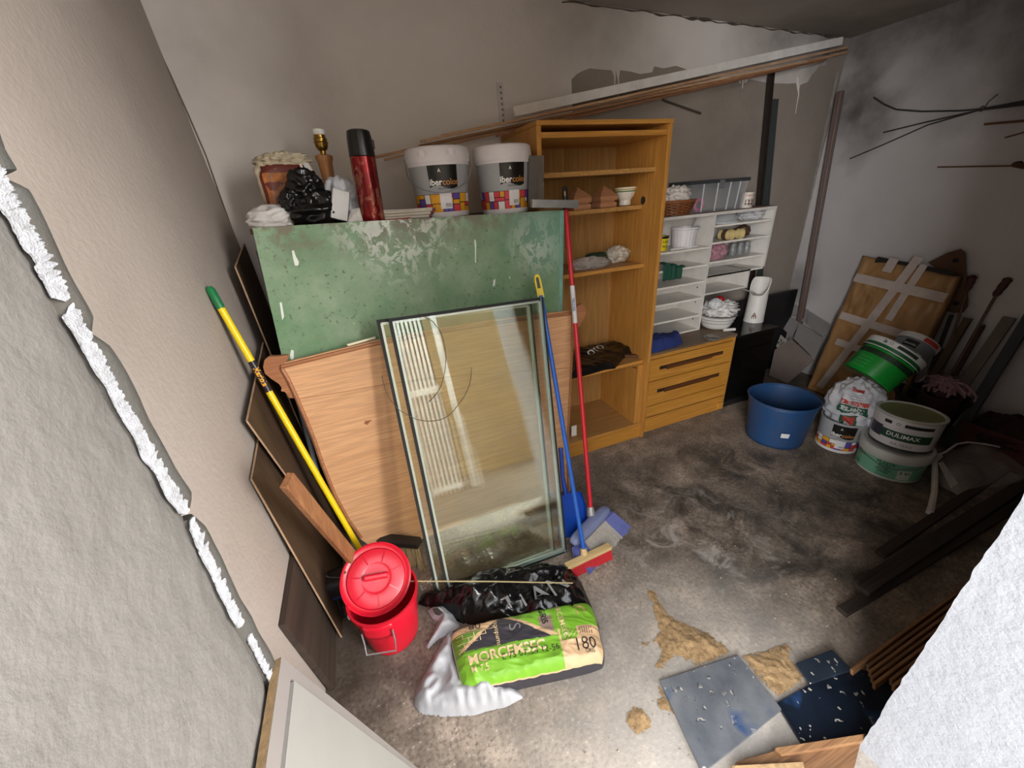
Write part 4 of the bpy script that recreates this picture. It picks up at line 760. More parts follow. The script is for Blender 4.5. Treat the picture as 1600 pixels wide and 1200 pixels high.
sheet((nb.x, nt.y-.10, .001), nt, .28, 'tall narrow dark hardboard strip standing in the back left corner', .006, .07)
nt = lw(387, 657, .035); nb = fl(507, 897); sheet((max(nb.x, xl(0)+.1), nb.y, .001), nt, .55, 'dark hardboard sheet on the left wall, second from the front, behind the wooden batten', .006, .12)
nt = lw(394, 748, .012); nb = fl(528, 998); sheet((max(nb.x, xl(0)+.06), nb.y, .001), nt, .5, 'front dark hardboard sheet on the left wall with a pale cut edge', .006, .1)
nb = fl(515, 1078); nt = lw(441, 975, .012); sheet((nb.x+.02, nb.y, .001), (nt.x+.008, nt.y, nt.z), .48, 'low thick dark board lying against the left wall below the others', .022, .0, 0, wood('very_dark_wood', '#2a211b', '#4a3a2e', 'Y', .7, .7))
# pipe behind the headboard
a, b = at(404, 392, Y=2.0), at(494, 730, Y=1.72); solo('grey_pipe', M().tube([a, b+(b-a).normalized()*.05], .011, 12), pl('#6b6f78', .5, .3, 20), 'grey plastic pipe leaning between hardboard sheets and headboard', 'pipe', smooth=True)
# wooden batten
a, b = at(448, 750, X=xl(.75)+.17), fl(585, 915); b.z = .012; bt = solo('wooden_batten', M().bar(a, b, .05, .022, (.75, -.5, .3)), wood('batten_wood', '#7d4f2f', '#b07a4f', 'Z', 1, .6), 'short brown wooden batten leaning left of the yellow pole behind the red bin', 'batten', bev=.002)
# yellow pole
a, b = lw(326, 448, .013), fl(598, 921); b.z = .004; d = (b-a).normalized(); L = (b-a).length; r = .0125
yp0 = thing('yellow_pole', 'long yellow broom pole with green end cap and black label leaning on the left wall', 'pole', b)
i0, i1 = a+d*L*.06, a+d*L*.06
part('shaft', M().tube([a+d*L*.055, b], r, 16), pl('#e9c90f', .35, .08), yp0, smooth=True)
part('end_cap', M().tube([a-d*.0, a+d*.012, a+d*L*.055], [.008, .0145, .014], 16), pl('#14713f', .4), yp0, smooth=True)
def ratio(p1):  # where along the pole a photo pixel falls
    return min((((ray(*p1).normalized()).cross((a+d*L*t-CAM)).length, t) for t in [i/400 for i in range(401)]))[1]
t0, t1 = ratio((392, 565)), ratio((424, 610))
lbp = part('label_sleeve', M().tube([a+d*L*t0, a+d*L*t1], r+.0008, 16), pl('#20171a', .4), yp0, smooth=True)
vd = (CAM-(a+d*L*(t0+t1)/2)).normalized(); sd = d.cross(vd).normalized(); nn = sd.cross(d); c = a+d*L*(t0+t1)/2
part('lettering', M().text('Mariola', .026, lambda x, y: c+d*x+(nn*math.cos(y/r)-sd*math.sin(y/r))*(r+.0016), .03), flat('#e8a21a'), lbp)
# round black broom head and tan brush behind the bin
q = fl(548, 958); bk = thing('black_broom_head', 'worn black broom head with a blue band standing left of the red bin', 'broom head', (q.x, q.y+.06, 0)); cx, cy = q.x-.02, q.y+.03
part('head_block', M().grid(sup((cx, cy+.02, .155), .075, .055, .05, .6, 2, .1), 32, 20, True), pl('#141416', .5, .2), bk, smooth=True, auto=False)
part('blue_band', M().lathe([(.072, .112), (.076, .118), (.077, .13), (.073, .136)], 36, (cx, cy+.02, 0), 1, .72, False), pl('#29346b', .4), bk, smooth=True)
g = M()
for i in range(26):
    u = 2*math.pi*i/26; p = V((cx+.07*math.cos(u), cy+.02+.048*math.sin(u), .115)); g.bar(p, p+V((.016*math.cos(u), .014*math.sin(u), -.113)), .01, .006, (math.cos(u), math.sin(u), .1))
part('bristles', g, pl('#1b1a1b', .6, .2), bk, kind='stuff')
q2 = at(549, 962, Z=.10); td = (CAM-q2).normalized(); tgd = thing('round_tag', 'small round white tag hanging at the black broom head beside the red bin', 'tag', q2, frame(td)); part('disc', M().lathe([(.0, 0), (.016, 0), (.016, .002), (0, .002)], 24, cap=False), pl('#e3e1de', .5), tgd, True); part('mark', M().tube([(-.006, -.008, .003), (.0, .0, .003), (.007, .003, .003)], .0012, 6), pl('#55524e'), tgd, True)
a, b = at(514, 902, Z=.22), at(546, 903, Z=.27); solo('thin_wire', M().tube([a+V((-.01, 0, .015)), a, b], .0022, 6), pl('#77777a', .4, metal=.5), 'thin grey wire running from the hardboard sheets to the red bin', 'wire', smooth=True)
a, b = at(612, 848, Z=.07), at(652, 862, Z=.07); tb_ = thing('hand_brush', 'old brush with tan bristles on the floor behind the red bin', 'brush', (a+b)/2)
part('brush_block', M().bar(a+V((-.05, .02, .03)), b+V((.02, .02, .03)), .055, .035), pl('#2a241f', .7, .3), tb_, bev=.006)
g = M(); d = (b-a).normalized(); rnd = random.Random(4)
for i in range(90):
    p = a+(b-a)*(-.2+1.3*rnd.random())+V((0, .02*rnd.random(), .012)); g.tube([p, V((p.x+rnd.uniform(-.012, .012), p.y-.045-.03*rnd.random(), .004))], [.0032, .0022], 4)
part('bristles', g, pl('#b39a6e', .8, .3, 40), tb_, kind='stuff')

# ---------------------------------------------------------------- red bin
m_red = pl('#d0102c', .32, .12, 10); q = fl(617, 988); k = dep(q); rb = 37*k/FPX; bxx, byy = q.x, q.y+.005
zr_ = vert(598, 926, bxx, byy); rr = px(52.5, (bxx, byy, zr_))
bn = thing('red_bin', 'red plastic bin with wire handles, its lid resting tilted on top', 'bin', (bxx, byy, 0)); 
part('bin_body', M().lathe([(rb*.95, 0), (rb, .006), (rb*1.0+.003, .02), (rr*.93, zr_-.05), (rr*.97, zr_-.045), (rr*.985, zr_-.008), (rr*1.03, zr_-.004), (rr*1.03, zr_+.004), (rr*.97, zr_+.004), (rr*.94, zr_-.02), (rr*.9, zr_-.06), (rb*.93, .02), (0, .015)], 64), m_red, bn, True, smooth=True)
for ang, nmn in ((R_(-105), 'front'), (R_(75), 'rear')):
    ca_, sa_ = math.cos(ang), math.sin(ang); ex = V((-sa_, ca_, 0)); er = V((ca_, sa_, 0)); w2 = rr*.42
    c = er*(rr*.985); tabm = M(); tp = zr_-.01; bt_ = zr_-.075
    tabm.grid(lambda u, v: V((0, 0, 0))+er*(rr*1.035*math.cos((u-.5)*.85)-.016*(1-v)*0)+ex*(rr*1.03*math.sin((u-.5)*.85))+V((0, 0, bt_+(tp-bt_)*v)), 12, 4)
    tt = part('handle_tab', tabm, m_red, bn, True, smooth=True); so = tt.modifiers.new('s', 'SOLIDIFY'); so.thickness = .008
    r1 = er*(rr*1.03); lp_ = [r1-ex*w2+V((0, 0, zr_-.03)), r1+er*.006-ex*w2+V((0, 0, zr_-.085)), r1+er*.02-ex*w2*.97+V((0, 0, zr_-.125)), r1+er*.02+ex*w2*.97+V((0, 0, zr_-.125)), r1+er*.006+ex*w2+V((0, 0, zr_-.085)), r1+ex*w2+V((0, 0, zr_-.03))]
    part('wire_handle', M().tube(lp_, .0032, 8), pl('#c9c9cc', .3, .1, metal=.8), tt, True, smooth=True)
pL = at(588, 903, Z=zr_+.03); dl = ((CAM-pL).normalized()+V((0, -.05, .12))).normalized(); rl = px(52.5, pL)
ld = thing('bin_lid', 'red round lid with a bar grip and radial ribs lying tilted over the red bin', 'lid', pL, frame(dl, (1, .0, -.25)))
part('lid_disc', M().lathe([(rl*.93, -.022), (rl*.95, -.022), (rl*.96, -.004), (rl, -.002), (rl, .003), (rl*.95, .005), (rl*.9, .0), (rl*.84, -.001), (rl*.8, .009), (rl*.45, .02), (rl*.4, .017), (rl*.36, .016), (0, .02)], 64), m_red, ld, True, smooth=True)
part('grip', M().bar((-rl*.36, .004, .026), (rl*.36, .004, .026), .024, .03), m_red, ld, True, bev=.008)
for i in range(7):
    a_ = i*2*math.pi/7+.3; part('rib', M().bar((rl*.44*math.cos(a_), rl*.44*math.sin(a_), .0195), (rl*.8*math.cos(a_), rl*.8*math.sin(a_), .0095), .005, .004), m_red, ld, True)
part('rim_hole', M().tube([(-rl*.87, rl*.3, .0022), (-rl*.87, rl*.3, .0035)], .006, 8), m_dark, ld, True)

# cane lying from the bin to the black bag
a, b = at(638, 908, Z=zr_-.02), at(895, 911, Z=.13); solo('thin_cane', M().tube([a, a.lerp(b, .5)+V((0, 0, .004)), b], .0028, 8), pl('#b5a57a', .5, .2), 'thin straw coloured cane from the red bin across the glass to the black bag', 'cane', smooth=True)

# ---------------------------------------------------------------- brooms and dustpan
a, b = at(923, 797, Z=.13), at(884, 326, Y=1.83); d = (b-a).normalized()
rbm = thing('red_broom', 'broom with long red pole, black hanging grip and grey blue bristle head', 'broom', fl(923, 830))
part('pole', M().tube([a, b], .0118, 16), pl('#c8202f', .35, .08), rbm, smooth=True)
e = at(882, 291, Y=1.84); part('hanging_grip', M().tube([b-d*.005, b+d*.01, b+(e-b)*.7, e-(e-b)*.08, e], [.0125, .0135, .0125, .012, .006], 16), pl('#18181a', .4), rbm, smooth=True)
vd = (CAM-e).normalized(); sd = d.cross(vd).normalized(); nn = sd.cross(d); cc = b+(e-b)*.68; part('grip_slot', M().plate([cc+nn*.0122+sd*.004*x+d*.018*y for x, y in ((-1, -.8), (0, -1), (1, -.8), (1, .8), (0, 1), (-1, .8))], nn*.0015), pl('#a98f72', .6), rbm)
part('ferrule', M().tube([a-d*.035, a-d*.03, a+d*.01, a+d*.02], [.012, .021, .018, .0135], 16), pl('#a7a7a8', .35, .1, metal=.3), rbm, smooth=True)
t1 = a+(b-a)*.64; t0_ = a+(b-a)*.76; lb_ = part('label_sleeve', M().tube([t1, t0_], .0121, 16), pl('#d8d6d8', .4), rbm, smooth=True); vd = (CAM-t1).normalized(); sd = d.cross(vd).normalized(); nn = sd.cross(d); c_ = (t1+t0_)/2
part('lettering', M().text('ESCOBA', .018, lambda x, y: c_+d*x+(nn*math.cos(y/.0121)-sd*math.sin(y/.0121))*.0128, .03), flat('#3a4a8a'), lb_)
h0, h1 = at(897, 846, Z=.085), at(947, 796, Z=.085); hd = (h1-h0).normalized(); hs = V((hd.y, -hd.x, 0))
part('head_block', M().grid(lambda u, v: sup((h0+h1)/2, 1, 1, 1)(0, .5) if False else (h0+h1)/2+hd*((h1-h0).length*.56*math.copysign(abs(math.cos(2*math.pi*u))**.5, math.cos(2*math.pi*u))*math.sin(math.pi*v)**.35)+hs*(.032*math.copysign(abs(math.sin(2*math.pi*u))**.6, math.sin(2*math.pi*u))*math.sin(math.pi*v)**.5)+V((0, 0, .03*-math.cos(math.pi*v))), 36, 12, True), pl('#7d87ad', .45, .2), rbm, smooth=True, auto=False)
rnd = random.Random(9); gb_, gg_ = M(), M()
for i in range(46):
    u = -.08+1.16*i/45; 
    for j in range(3):
        p = h0+(h1-h0)*u+hs*(.006+.012*j)+V((0, 0, -.02)); q_ = p+hs*(.035+.03*j+.01*rnd.random())+hd*((u-.5)*.045); q_.z = .003+.03*(2-j)*.3
        (gb_ if (u > .8 or u < .16) else gg_).tube([p, q_], [.0045, .0035], 5)
part('bristles', gg_, pl('#a9a39a', .7, .3, 60), rbm, label='grey bristles', kind='stuff'); part('bristles', gb_, pl('#5560a5', .6, .3, 60), rbm, label='blue end bristles', kind='stuff')
# blue pole with wooden red-bristled brush
a, b = at(912, 860, Z=.075), at(845, 462, Y=1.66); d = (b-a).normalized()
bb_ = thing('blue_broom', 'broom with blue pole, yellow end and wooden head with red bristles', 'broom', fl(918, 880))
part('pole', M().tube([a, b], .0108, 16), pl('#1f5fc0', .35, .08), bb_, smooth=True)
e = at(838, 428, Y=1.69); w_ = px(5.5, e); dd = (e-b).normalized(); vd = (CAM-e).normalized(); sd = dd.cross(vd).normalized(); nn = sd.cross(dd); Lh = (e-b).length
ol = [b-sd*w_-dd*.01, b+sd*w_-dd*.01, b+sd*w_+dd*Lh*.75, b+sd*w_*.75+dd*Lh*.93, b+dd*Lh, b-sd*w_*.75+dd*Lh*.93, b-sd*w_+dd*Lh*.75]
yg = part('hanging_end', M().plate([p+nn*.006 for p in ol], -nn*.012), pl('#e3c51c', .4), bb_, bev=.003, label='yellow hanging end with slot')
part('slot', M().plate([b+nn*.0066+sd*w_*.42*x+dd*Lh*(.6+.26*y) for x, y in ((-1, -1), (1, -1), (1, .8), (0, 1), (-1, .8))], -nn*.001), pl('#3d4a35', .6), yg)
h0, h1 = at(884, 886, Z=.055), at(953, 853, Z=.055); hd = (h1-h0).normalized(); hs = V((hd.y, -hd.x, 0))
part('wooden_head', M().bar(h0, h1, .036, .02), wood('pale_brush_wood', '#cfae74', '#e8cf9c', 'X', 2, .55), bb_, bev=.004); part('socket', M().tube([a-d*.03, a+d*.012], [.02, .0145], 14), wood('pale_brush_wood2', '#cfae74', '#e8cf9c', 'Z', 2, .55), bb_, smooth=True)
g = M()
for i in range(34):
    for j in range(4):
        p = h0+(h1-h0)*(.03+.94*i/33)+hs*(-.012+.009*j)+V((0, 0, -.009)); q_ = p+hs*(-.006+.008*j)+V((0, 0, 0)); q_.z = .002; g.tube([p, q_], [.0042, .0036], 5)
part('bristles', g, pl('#c2212c', .6, .15, 60), bb_, label='red bristles', kind='stuff')
# blue dustpan
q0 = fl(893, 842); dp0, dn = V((q0.x, q0.y, .004)), V((.1, -1, .42)).normalized()
def od(x, y, o=0): return onp(x, y, dp0+dn*o, dn)
dp = thing('dustpan', 'blue plastic dustpan standing behind the blue broom pole', 'dustpan', q0)
ol = [(872, 842), (905, 838), (917, 815), (915, 788), (908, 768), (884, 771), (872, 780)]; mdp = pl('#1648b0', .35, .1)
part('pan_floor', M().plate([od(*p) for p in ol], -dn*.004), mdp, dp)
for s_ in (((905, 838), (917, 815)), ((917, 815), (915, 788)), ((915, 788), (908, 768)), ((908, 768), (884, 771)), ((884, 771), (872, 780))): part('pan_wall', M().plate([od(*s_[0]), od(*s_[1]), od(*s_[1], .032), od(*s_[0], .02)], (0, .003, 0)), mdp, dp)
part('handle', M().tube([od(884, 772, .01), od(879, 745, .012), od(876, 700, .012)], [.014, .011, .012], 10), mdp, dp, smooth=True)

# ---------------------------------------------------------------- sacks on the floor
def pxf(l, z=0): return [at(x, y, Z=z) for x, y in l]
blk = [(652, 946), (660, 928), (690, 922), (715, 908), (745, 896), (790, 888), (830, 888), (868, 884), (896, 892), (908, 910), (925, 950), (938, 985), (900, 1000), (800, 985), (720, 975), (690, 955)]
P = [(p.x, p.y) for p in pxf(blk)]
def hb_(x, y, d): return .003+min(.1, d*1.1)*(.75+.5*noise.noise(V((x*7, y*9, 4))))+(.022*(1-2*abs(noise.noise(V((x*13, y*16, 8)))))+.009*(1-2*abs(noise.noise(V((x*34, y*34, 1))))))*min(1, d/.03)
bg = thing('black_sack', 'crumpled black plastic sack with pale lettering between the glass panes and the cement sack', 'sack', fl(800, 940))
part('sack_film', M().mound(P, lambda x, y, d: max(.002, hb_(x, y, d)), .008), pl('#0e0e0f', .2, .04, 20), bg, smooth=True, auto=False)
def on_sack(cx, cy, ang, Z=.09, k=1.0):
    c = at(cx, cy, Z=Z); ca_, sa_ = math.cos(ang), math.sin(ang)
    def f(x, y):
        X, Y = c.x+x*ca_-y*sa_, c.y+x*sa_+y*ca_; return V((X, Y, max(.002, hb_(X, Y, .09))+.005))
    return f
for s_, x, y, sz, an in (('T', 795, 944, .085, .12), ('I', 818, 938, .085, .12), ('A', 842, 928, .11, .1), ('N', 872, 918, .12, .1), ('L', 664, 931, .055, .2), ('T', 677, 929, .055, .2)): part('lettering', M().text(s_, sz, on_sack(x, y, an, .08 if x > 700 else .02), .0), flat('#9b9a98', .3), bg)
# cement sack
c00, c10, c11, c01 = fl(722, 1098), fl(950, 1047), fl(926, 950), fl(700, 1000); bgz = .002; HT = .095
def sk(s, t):
    a, b = 2*s-1, 2*t-1; k = 1-.075*(abs(a)**5*abs(b)**5); s, t = .5+a*k/2, .5+b*k/2; p = c00*(1-s)*(1-t)+c10*s*(1-t)+c11*s*t+c01*(1-s)*t; return p
def skz(s, t):
    a, b = abs(2*s-1), abs(2*t-1); e = max(0, (1-a**9))**.42*max(0, (1-b**8))**.45
    w = .006*(1-2*abs(noise.noise(V((s*5.5, t*4, 2)))))+.004*(1-2*abs(noise.noise(V((s*13+t*5, t*9, 6)))))
    return bgz+HT*e*(.94+.08*math.sin(s*3)-.06*s)+w*min(1, e*2)
def sp(s, t, o=0):
    p = sk(s, t); return V((p.x, p.y, skz(s, t)+o))
def tri(p, a, b, c):
    f = lambda u, v: (u[0]-p[0])*(v[1]-p[1])-(v[0]-p[0])*(u[1]-p[1]); x, y, z = f(a, b), f(b, c), f(c, a); return (x >= 0 and y >= 0 and z >= 0) or (x <= 0 and y <= 0 and z <= 0)
def band(s): return .47-.02*s
def reg(s, t):
    if t < .02 or s < .02 or s > .985 or t > .99: return 1 if (t < .016 or s < .016 or s > .988) else 2
    A, B_, C_ = (.36, .955), (.08, .50), (.66, .45)
    if tri((s, t), A, B_, C_): return 1
    if tri((s, t), (.36, 1.0), (.045, .515), (.705, .455)) and t > band(s): return 2
    if t > .80 and s < .31: return 2
    if s > .70 and t < .52:
        if s < .72: return 2
        return 0 if (t > .33 and s < .83 and s-.72 < (t-.26)*1.1) else 2
    if t < band(s) and s < .71: return 0
    if .60 < s < .68 and t < .80: return 4
    if s < .36: return 3
    return 0
cs = thing('cement_sack', 'green and black paper cement sack marked 180 GRIS lying on the floor', 'sack', (c00+c11)/2)
NU, NV = 210, 130; g = M(); g.v = [sp(.5-.5*math.cos(math.pi*i/NU), .5-.5*math.cos(math.pi*j/NV)) for j in range(NV+1) for i in range(NU+1)]
for j in range(NV):
    for i in range(NU): g.f.append((j*(NU+1)+i, j*(NU+1)+i+1, (j+1)*(NU+1)+i+1, (j+1)*(NU+1)+i)); g.mi.append(reg(.5-.5*math.cos(math.pi*(i+.5)/NU), .5-.5*math.cos(math.pi*(j+.5)/NV)))
part('sack_body', g, [pl('#7cb52f', .45, .12, 25, bs=.15), pl('#3a3840', .4, .2, 25, bs=.15), pl('#dcb88f', .5, .12, 25), pl('#5f8a2c', .45, .2, 25), pl('#9b8578', .5, .2)], cs, smooth=True, auto=False)
part('sack_underside', M().plate([sk(s, t)+V((0, 0, .0015)) for s, t in ((0, 0), (1, 0), (1, 1), (0, 1))], (0, 0, -.001)), pl('#3a3840', .4, .2), cs)
def st(s0, t0, ang=0.0, k=1.0):
    Ls = ((c10-c00).length+(c11-c01).length)/2; Lt = ((c01-c00).length+(c11-c10).length)/2; ca_, sa_ = math.cos(ang), math.sin(ang)
    return lambda x, y: sp(min(.995, max(.005, s0+(x*ca_-y*sa_)/Ls)), min(.995, max(.005, t0+(x*sa_+y*ca_)/Lt)), .0022)
tan_, drk, vio = flat('#e3c79a', .5), flat('#2c2528', .5), flat('#5a4a4a', .5)
for s_, sz, f, mt, bo in (('MORCEMSEC', .052, st(.35, .345), tan_, .025), ('M 7,5', .032, st(.16, .2), tan_, .01), ('180', .05, st(.16, .885), drk, -.004), ('180', .062, st(.865, .24), drk, -.004), ('GRIS', .02, st(.89, .135), drk, .0), ('GRIS', .034, st(.63, .8, -1.5), drk, .02), ('grupopuma', .026, st(.315, .70, -1.62), tan_, .005), ('MORCEMSEC', .03, st(.74, .72, -1.5), tan_, .01), ('C', .06, st(.88, .8, -1.5), flat('#b59a5a', .5), .02), ('E 75 07-24 12-56', .033, st(.50, .275), drk, -.004), ('S', .065, st(.43, .71, -1.6), flat('#8f8b8a', .5), -.01)):
    part('lettering', M().text(s_, sz, f, bo), mt, cs)
for i in range(6): part('printed_bar', M().add([sp(.845+.016*i, .40, .0022), sp(.845+.016*i+.009, .40, .0022), sp(.845+.016*i+.009, .50, .0022), sp(.845+.016*i, .50, .0022)], [(0, 1, 2, 3)]), flat('#8a6d55', .5), cs)
for i in range(5): part('printed_line', M().grid(lambda u, v: sp(.05+u*(.31-.045*i*1.4-.05), .77-.07*i+.004*v*1.6, .0018), 12, 1), tan_, cs)
for i in range(4):
    for k2 in range(3): s0 = .09+.075*i+(.035 if k2 % 2 else 0); t0 = .77-.07*k2; part('printed_line', M().grid(lambda u, v: sp(s0+.005*u, t0-.075+.079*v, .0018), 1, 4), tan_, cs) if s0 < .30-.07*k2 else None
for i in range(4): part('printed_line', M().grid(lambda u, v: sp(.715+.03*i+.07*u+.004*v, .33+.0*i+.16*u, .0018), 6, 1), tan_, cs)
# white carrier bag under the sack
wb = [(703, 985), (688, 1008), (668, 1045), (648, 1082), (646, 1102), (656, 1116), (690, 1121), (740, 1119), (762, 1112), (790, 1106), (820, 1090), (760, 1040), (730, 1000)]
P = [(p.x, p.y) for p in pxf(wb)]
def hw(x, y, d): return .003+min(.045, d*.9)*(.8+.5*noise.noise(V((x*9, y*9, 2))))+.022*(1-2*abs(noise.noise(V((x*12, y*12, 5)))))*min(1, d/.03)+.011*(1-2*abs(noise.noise(V((x*27, y*27, 7)))))*min(1, d/.02)+.004*noise.noise(V((x*50, y*50, 0)))*min(1, d/.02)
wt = thing('white_bag', 'white plastic carrier bag with a loop handle, squashed under the cement sack', 'bag', fl(690, 1090)); mw_ = pl('#a9a9ad', .35, .1, 30, bs=.25)
part('bag_film', M().mound(P, lambda x, y, d: max(.002, hw(x, y, d)), .008), mw_, wt, smooth=True, auto=False)
hp_ = [(706, 955), (692, 942), (674, 945), (667, 950), (674, 962), (683, 968), (676, 985), (664, 1006), (668, 1010), (685, 994), (702, 986), (718, 975)]
P2 = [(p.x, p.y) for p in pxf(hp_, .03)]; part('bag_handle', M().mound(P2, lambda x, y, d: .012+min(.04, d*1.2)+.006*noise.noise(V((x*30, y*30, 1)))*min(1, d*60), .006), mw_, wt, smooth=True, auto=False)
part('handle_hole', M().plate([at(x, y, Z=.05) for x, y in ((676, 952), (684, 950), (692, 958), (686, 962), (680, 960))], (0, 0, .004)), pl('#3a3330', .9), wt)

# near-left boards leaning on the pier
def lean(Yn, top, foot, lbl, nm, mt_edge, mt_face, th):
    a, b = V(top), V(foot); n = (b-a).cross(V((0, 1, 0))).normalized(); n = n if n.x > 0 else -n
    o = thing(nm, lbl, 'board', (foot[0], Yn, 0)); f2 = V((0, -.62, 0))
    part('board_core', M().plate([a, b, b+f2, a+f2], -n*th), mt_edge, o); part('white_facing', M().plate([a+n*.0012, b+n*.0012, b+f2+n*.0012, a+f2+n*.0012], -n*.001), mt_face, o)
    return o
m_osb = pl('#a98a62', .9, .5, 90, bs=.6); m_mel = pl('#8d8a85', .5, .08, 10)
lean(.66, (-.336, .662, .795), (-.145, .662, .012), 'chipboard panel with white facing leaning on the left pier, partly hidden by the whiter board', 'chipboard_panel', m_osb, pl('#857e7a', .5, .1, 10), .018)
lean(.63, (-.318, .625, .757), (-.122, .625, .012), 'white melamine board leaning in front of the chipboard panel at the left pier', 'white_board', pl('#96938e', .5, .08), m_mel, .016)
# ================================================================ strips and posts on the back wall
a, b = at(801, 178, Y=2.30), at(1310, 68, Y=2.395)
def lw_strip(a, b, w, t): return M().bar(a, b, w, t, (0, -1, 0))
o = solo('white_batten', lw_strip(a+V((0, -.02, .006)), b+V((0, -.02, .008)), .046, .014), pl('#efebe6', .5, .2, 12), 'long white painted batten lying on top of the wooden strips along the back wall', 'batten', bev=.002)
n = 0
for x0, y0, Y0, x1, y1, Y1, w, c in ((657, 221, 2.20, 1325, 74, 2.38, .011, '#e2bf9b'), (585, 246, 2.28, 1330, 82, 2.40, .013, '#d8b08a'), (690, 212, 2.24, 1300, 88, 2.40, .012, '#e6c7a6'), (775, 212, 2.18, 1290, 93, 2.37, .011, '#a87450'), (600, 250, 2.31, 1180, 112, 2.40, .011, '#dcb690'), (655, 228, 2.26, 1240, 104, 2.39, .010, '#c99e78')):
    a, b = at(x0, y0, Y=Y0), at(x1, y1, Y=Y1); b.x = min(b.x, XR-.02); n += 1
    solo('wooden_strip', M().bar(a, b, w, .012, (0, -1, 0)), wood('strip_wood_%d' % n, ('#bd8f69', '#a8784f', '#c99f79', '#7d5236', '#c0946c', '#95663f')[n-1], c, 'X', 1.5, .6), ('top', 'longest', 'third', 'darkest', 'shortest', 'thinnest')[n-1]+' of the long brown wooden strips lying slanted along the back wall', 'wooden strip', 'wooden strips along the back wall', bev=.001)
wpatch = [at(x, y, Y=2.28) for x, y in ((772, 214), (783, 226), (792, 222), (800, 205))]
a, b = at(1035, 156, Y=YB-.02), at(1095, 177, Y=YB-.02); solo('thin_stick', M().tube([a, b], .006, 8), pl('#4a3e36', .8), 'thin dark stick against the cement wall below the wooden strips', 'stick', smooth=True)
ps = thing('punched_strip', 'white punched metal strip fixed upright on the back wall above the buckets', 'metal strip', at(782, 192, Y=YB-.004)); a, b = at(780, 129, Y=YB-.006), at(786, 196, Y=YB-.006)
part('strip_body', M().bar(a, b, .034, .004, (0, -1, 0)), pl('#d3cfca', .5, .15), ps); g = M()
for i in range(7): part('punched_hole', M().bar(a.lerp(b, .08+.13*i)+V((.004, -.0026, 0)), a.lerp(b, .08+.13*i+.05)+V((.004, -.0026, 0)), .008, .001, (0, -1, 0)), pl('#5a534d', .9), ps)
for (x0, y0), (x1, y1), w, c, l in (((1204, 112), (1187, 322), .035, '#241c19', 'dark brown steel post standing behind the white shelf unit, left of two'), ((1210, 155), (1197, 318), .032, '#3a4242', 'dark grey green steel angle behind the white shelf unit, right of two')):
    a, b = at(x0, y0, Y=2.395), at(x1, y1, Y=2.375 if w > .033 else 2.385); d = (b-a).normalized(); b = a+d*((a.z-.005)/-d.z); b.y = 2.385; a.y = 2.40
    o = thing('steel_post', l, 'post', b); part('web', M().bar(b, a, w, .004, (0, -1, 0)), pl(c, .5, .25, 20), o); part('flange', M().bar(b+V((-w/2, -.012, 0)), a+V((-w/2, -.012, 0)), .004, .026, (0, -1, 0)), pl(c, .5, .25, 20), o); part('flange', M().bar(b+V((w/2, -.012, 0)), a+V((w/2, -.012, 0)), .004, .026, (0, -1, 0)), pl(c, .5, .25, 20), o)
a, b = at(1313, 143, X=3.59), at(1260, 482, Y=2.24); 
d = (b-a).normalized(); b = a+d*((a.z-.005)/-d.z); b.x = min(b.x, 3.585)
cp = thing('brown_post', 'tall dark brown profiled post leaning in the back right corner', 'post', b); part('post_body', M().bar(b, a, .048, .03, (-1, -.6, 0)), wood('dark_post_wood', '#2e1a12', '#4f2f20', 'Z', 1, .5), cp, bev=.003); part('raised_rib', M().bar(b+V((-.012, -.012, 0)), a+V((-.012, -.012, 0)), .018, .012, (-1, -.6, 0)), wood('dark_post_rib', '#4a2c1d', '#6e4630', 'Z', 1, .5), cp, bev=.002)

# rods hanging on the right wall
def rw(x, y, k=.02): return at(x, y, X=XR-k)
m_rod = pl('#3d3d3c', .6, .3, 40, metal=.4); m_rst = pl('#6a4327', .8, .3, 40)
for l, r, c, lb in ((((1365, 152), (1382, 163), (1400, 171), (1440, 174), (1500, 173), (1535, 170), (1600, 158), (1700, 136)), .0045, m_rod, 'bent dark iron rod on the right wall, uppermost of three tied together'), (((1380, 207), (1450, 190), (1535, 171), (1600, 161), (1700, 140)), .004, m_rod, 'straight dark iron rod on the right wall, middle of three tied together'), (((1328, 248), (1380, 226), (1450, 195), (1530, 172), (1600, 164), (1700, 144)), .004, m_rod, 'dark iron rod on the right wall, lowest of three tied together'), (((1465, 261), (1600, 259), (1700, 257)), .004, m_rst, 'thin rusty rod on the right wall, lowest of three'), (((1538, 194), (1600, 189), (1700, 182)), .006, m_rst, 'rusty rod on the right wall just below the tied dark rods'), (((1570, 215), (1600, 207), (1700, 182)), .004, m_rst, 'thin rusty rod end on the right wall at the photo edge')):
    solo('iron_rod', M().tube([rw(x, y, .012) for x, y in l], r, 8), c, lb, 'rod', 'rods on the right wall', smooth=True)
p = rw(1534, 170, .016); solo('wire_tie', M().tube([p+V((0, .01*math.cos(i*.9), .013*math.sin(i*.9))) for i in range(12)]+[p+V((-.005, -.02, .03)), p+V((-.01, -.05, .06))], .0028, 6), m_rod, 'twist of tie wire holding the dark rods on the right wall', 'wire')
p = rw(1590, 259, .02); solo('wall_hook', M().tube([p+V((.02, .0, .012)), p+V((-.01, .01, .008)), p+V((-.015, -.03, -.004)), p+V((-.005, -.09, -.02))], [.012, .015, .014, .008], 8), pl('#4d3320', .8, .3), 'brown wooden peg holding the rusty rods at the photo edge', 'peg', smooth=True)

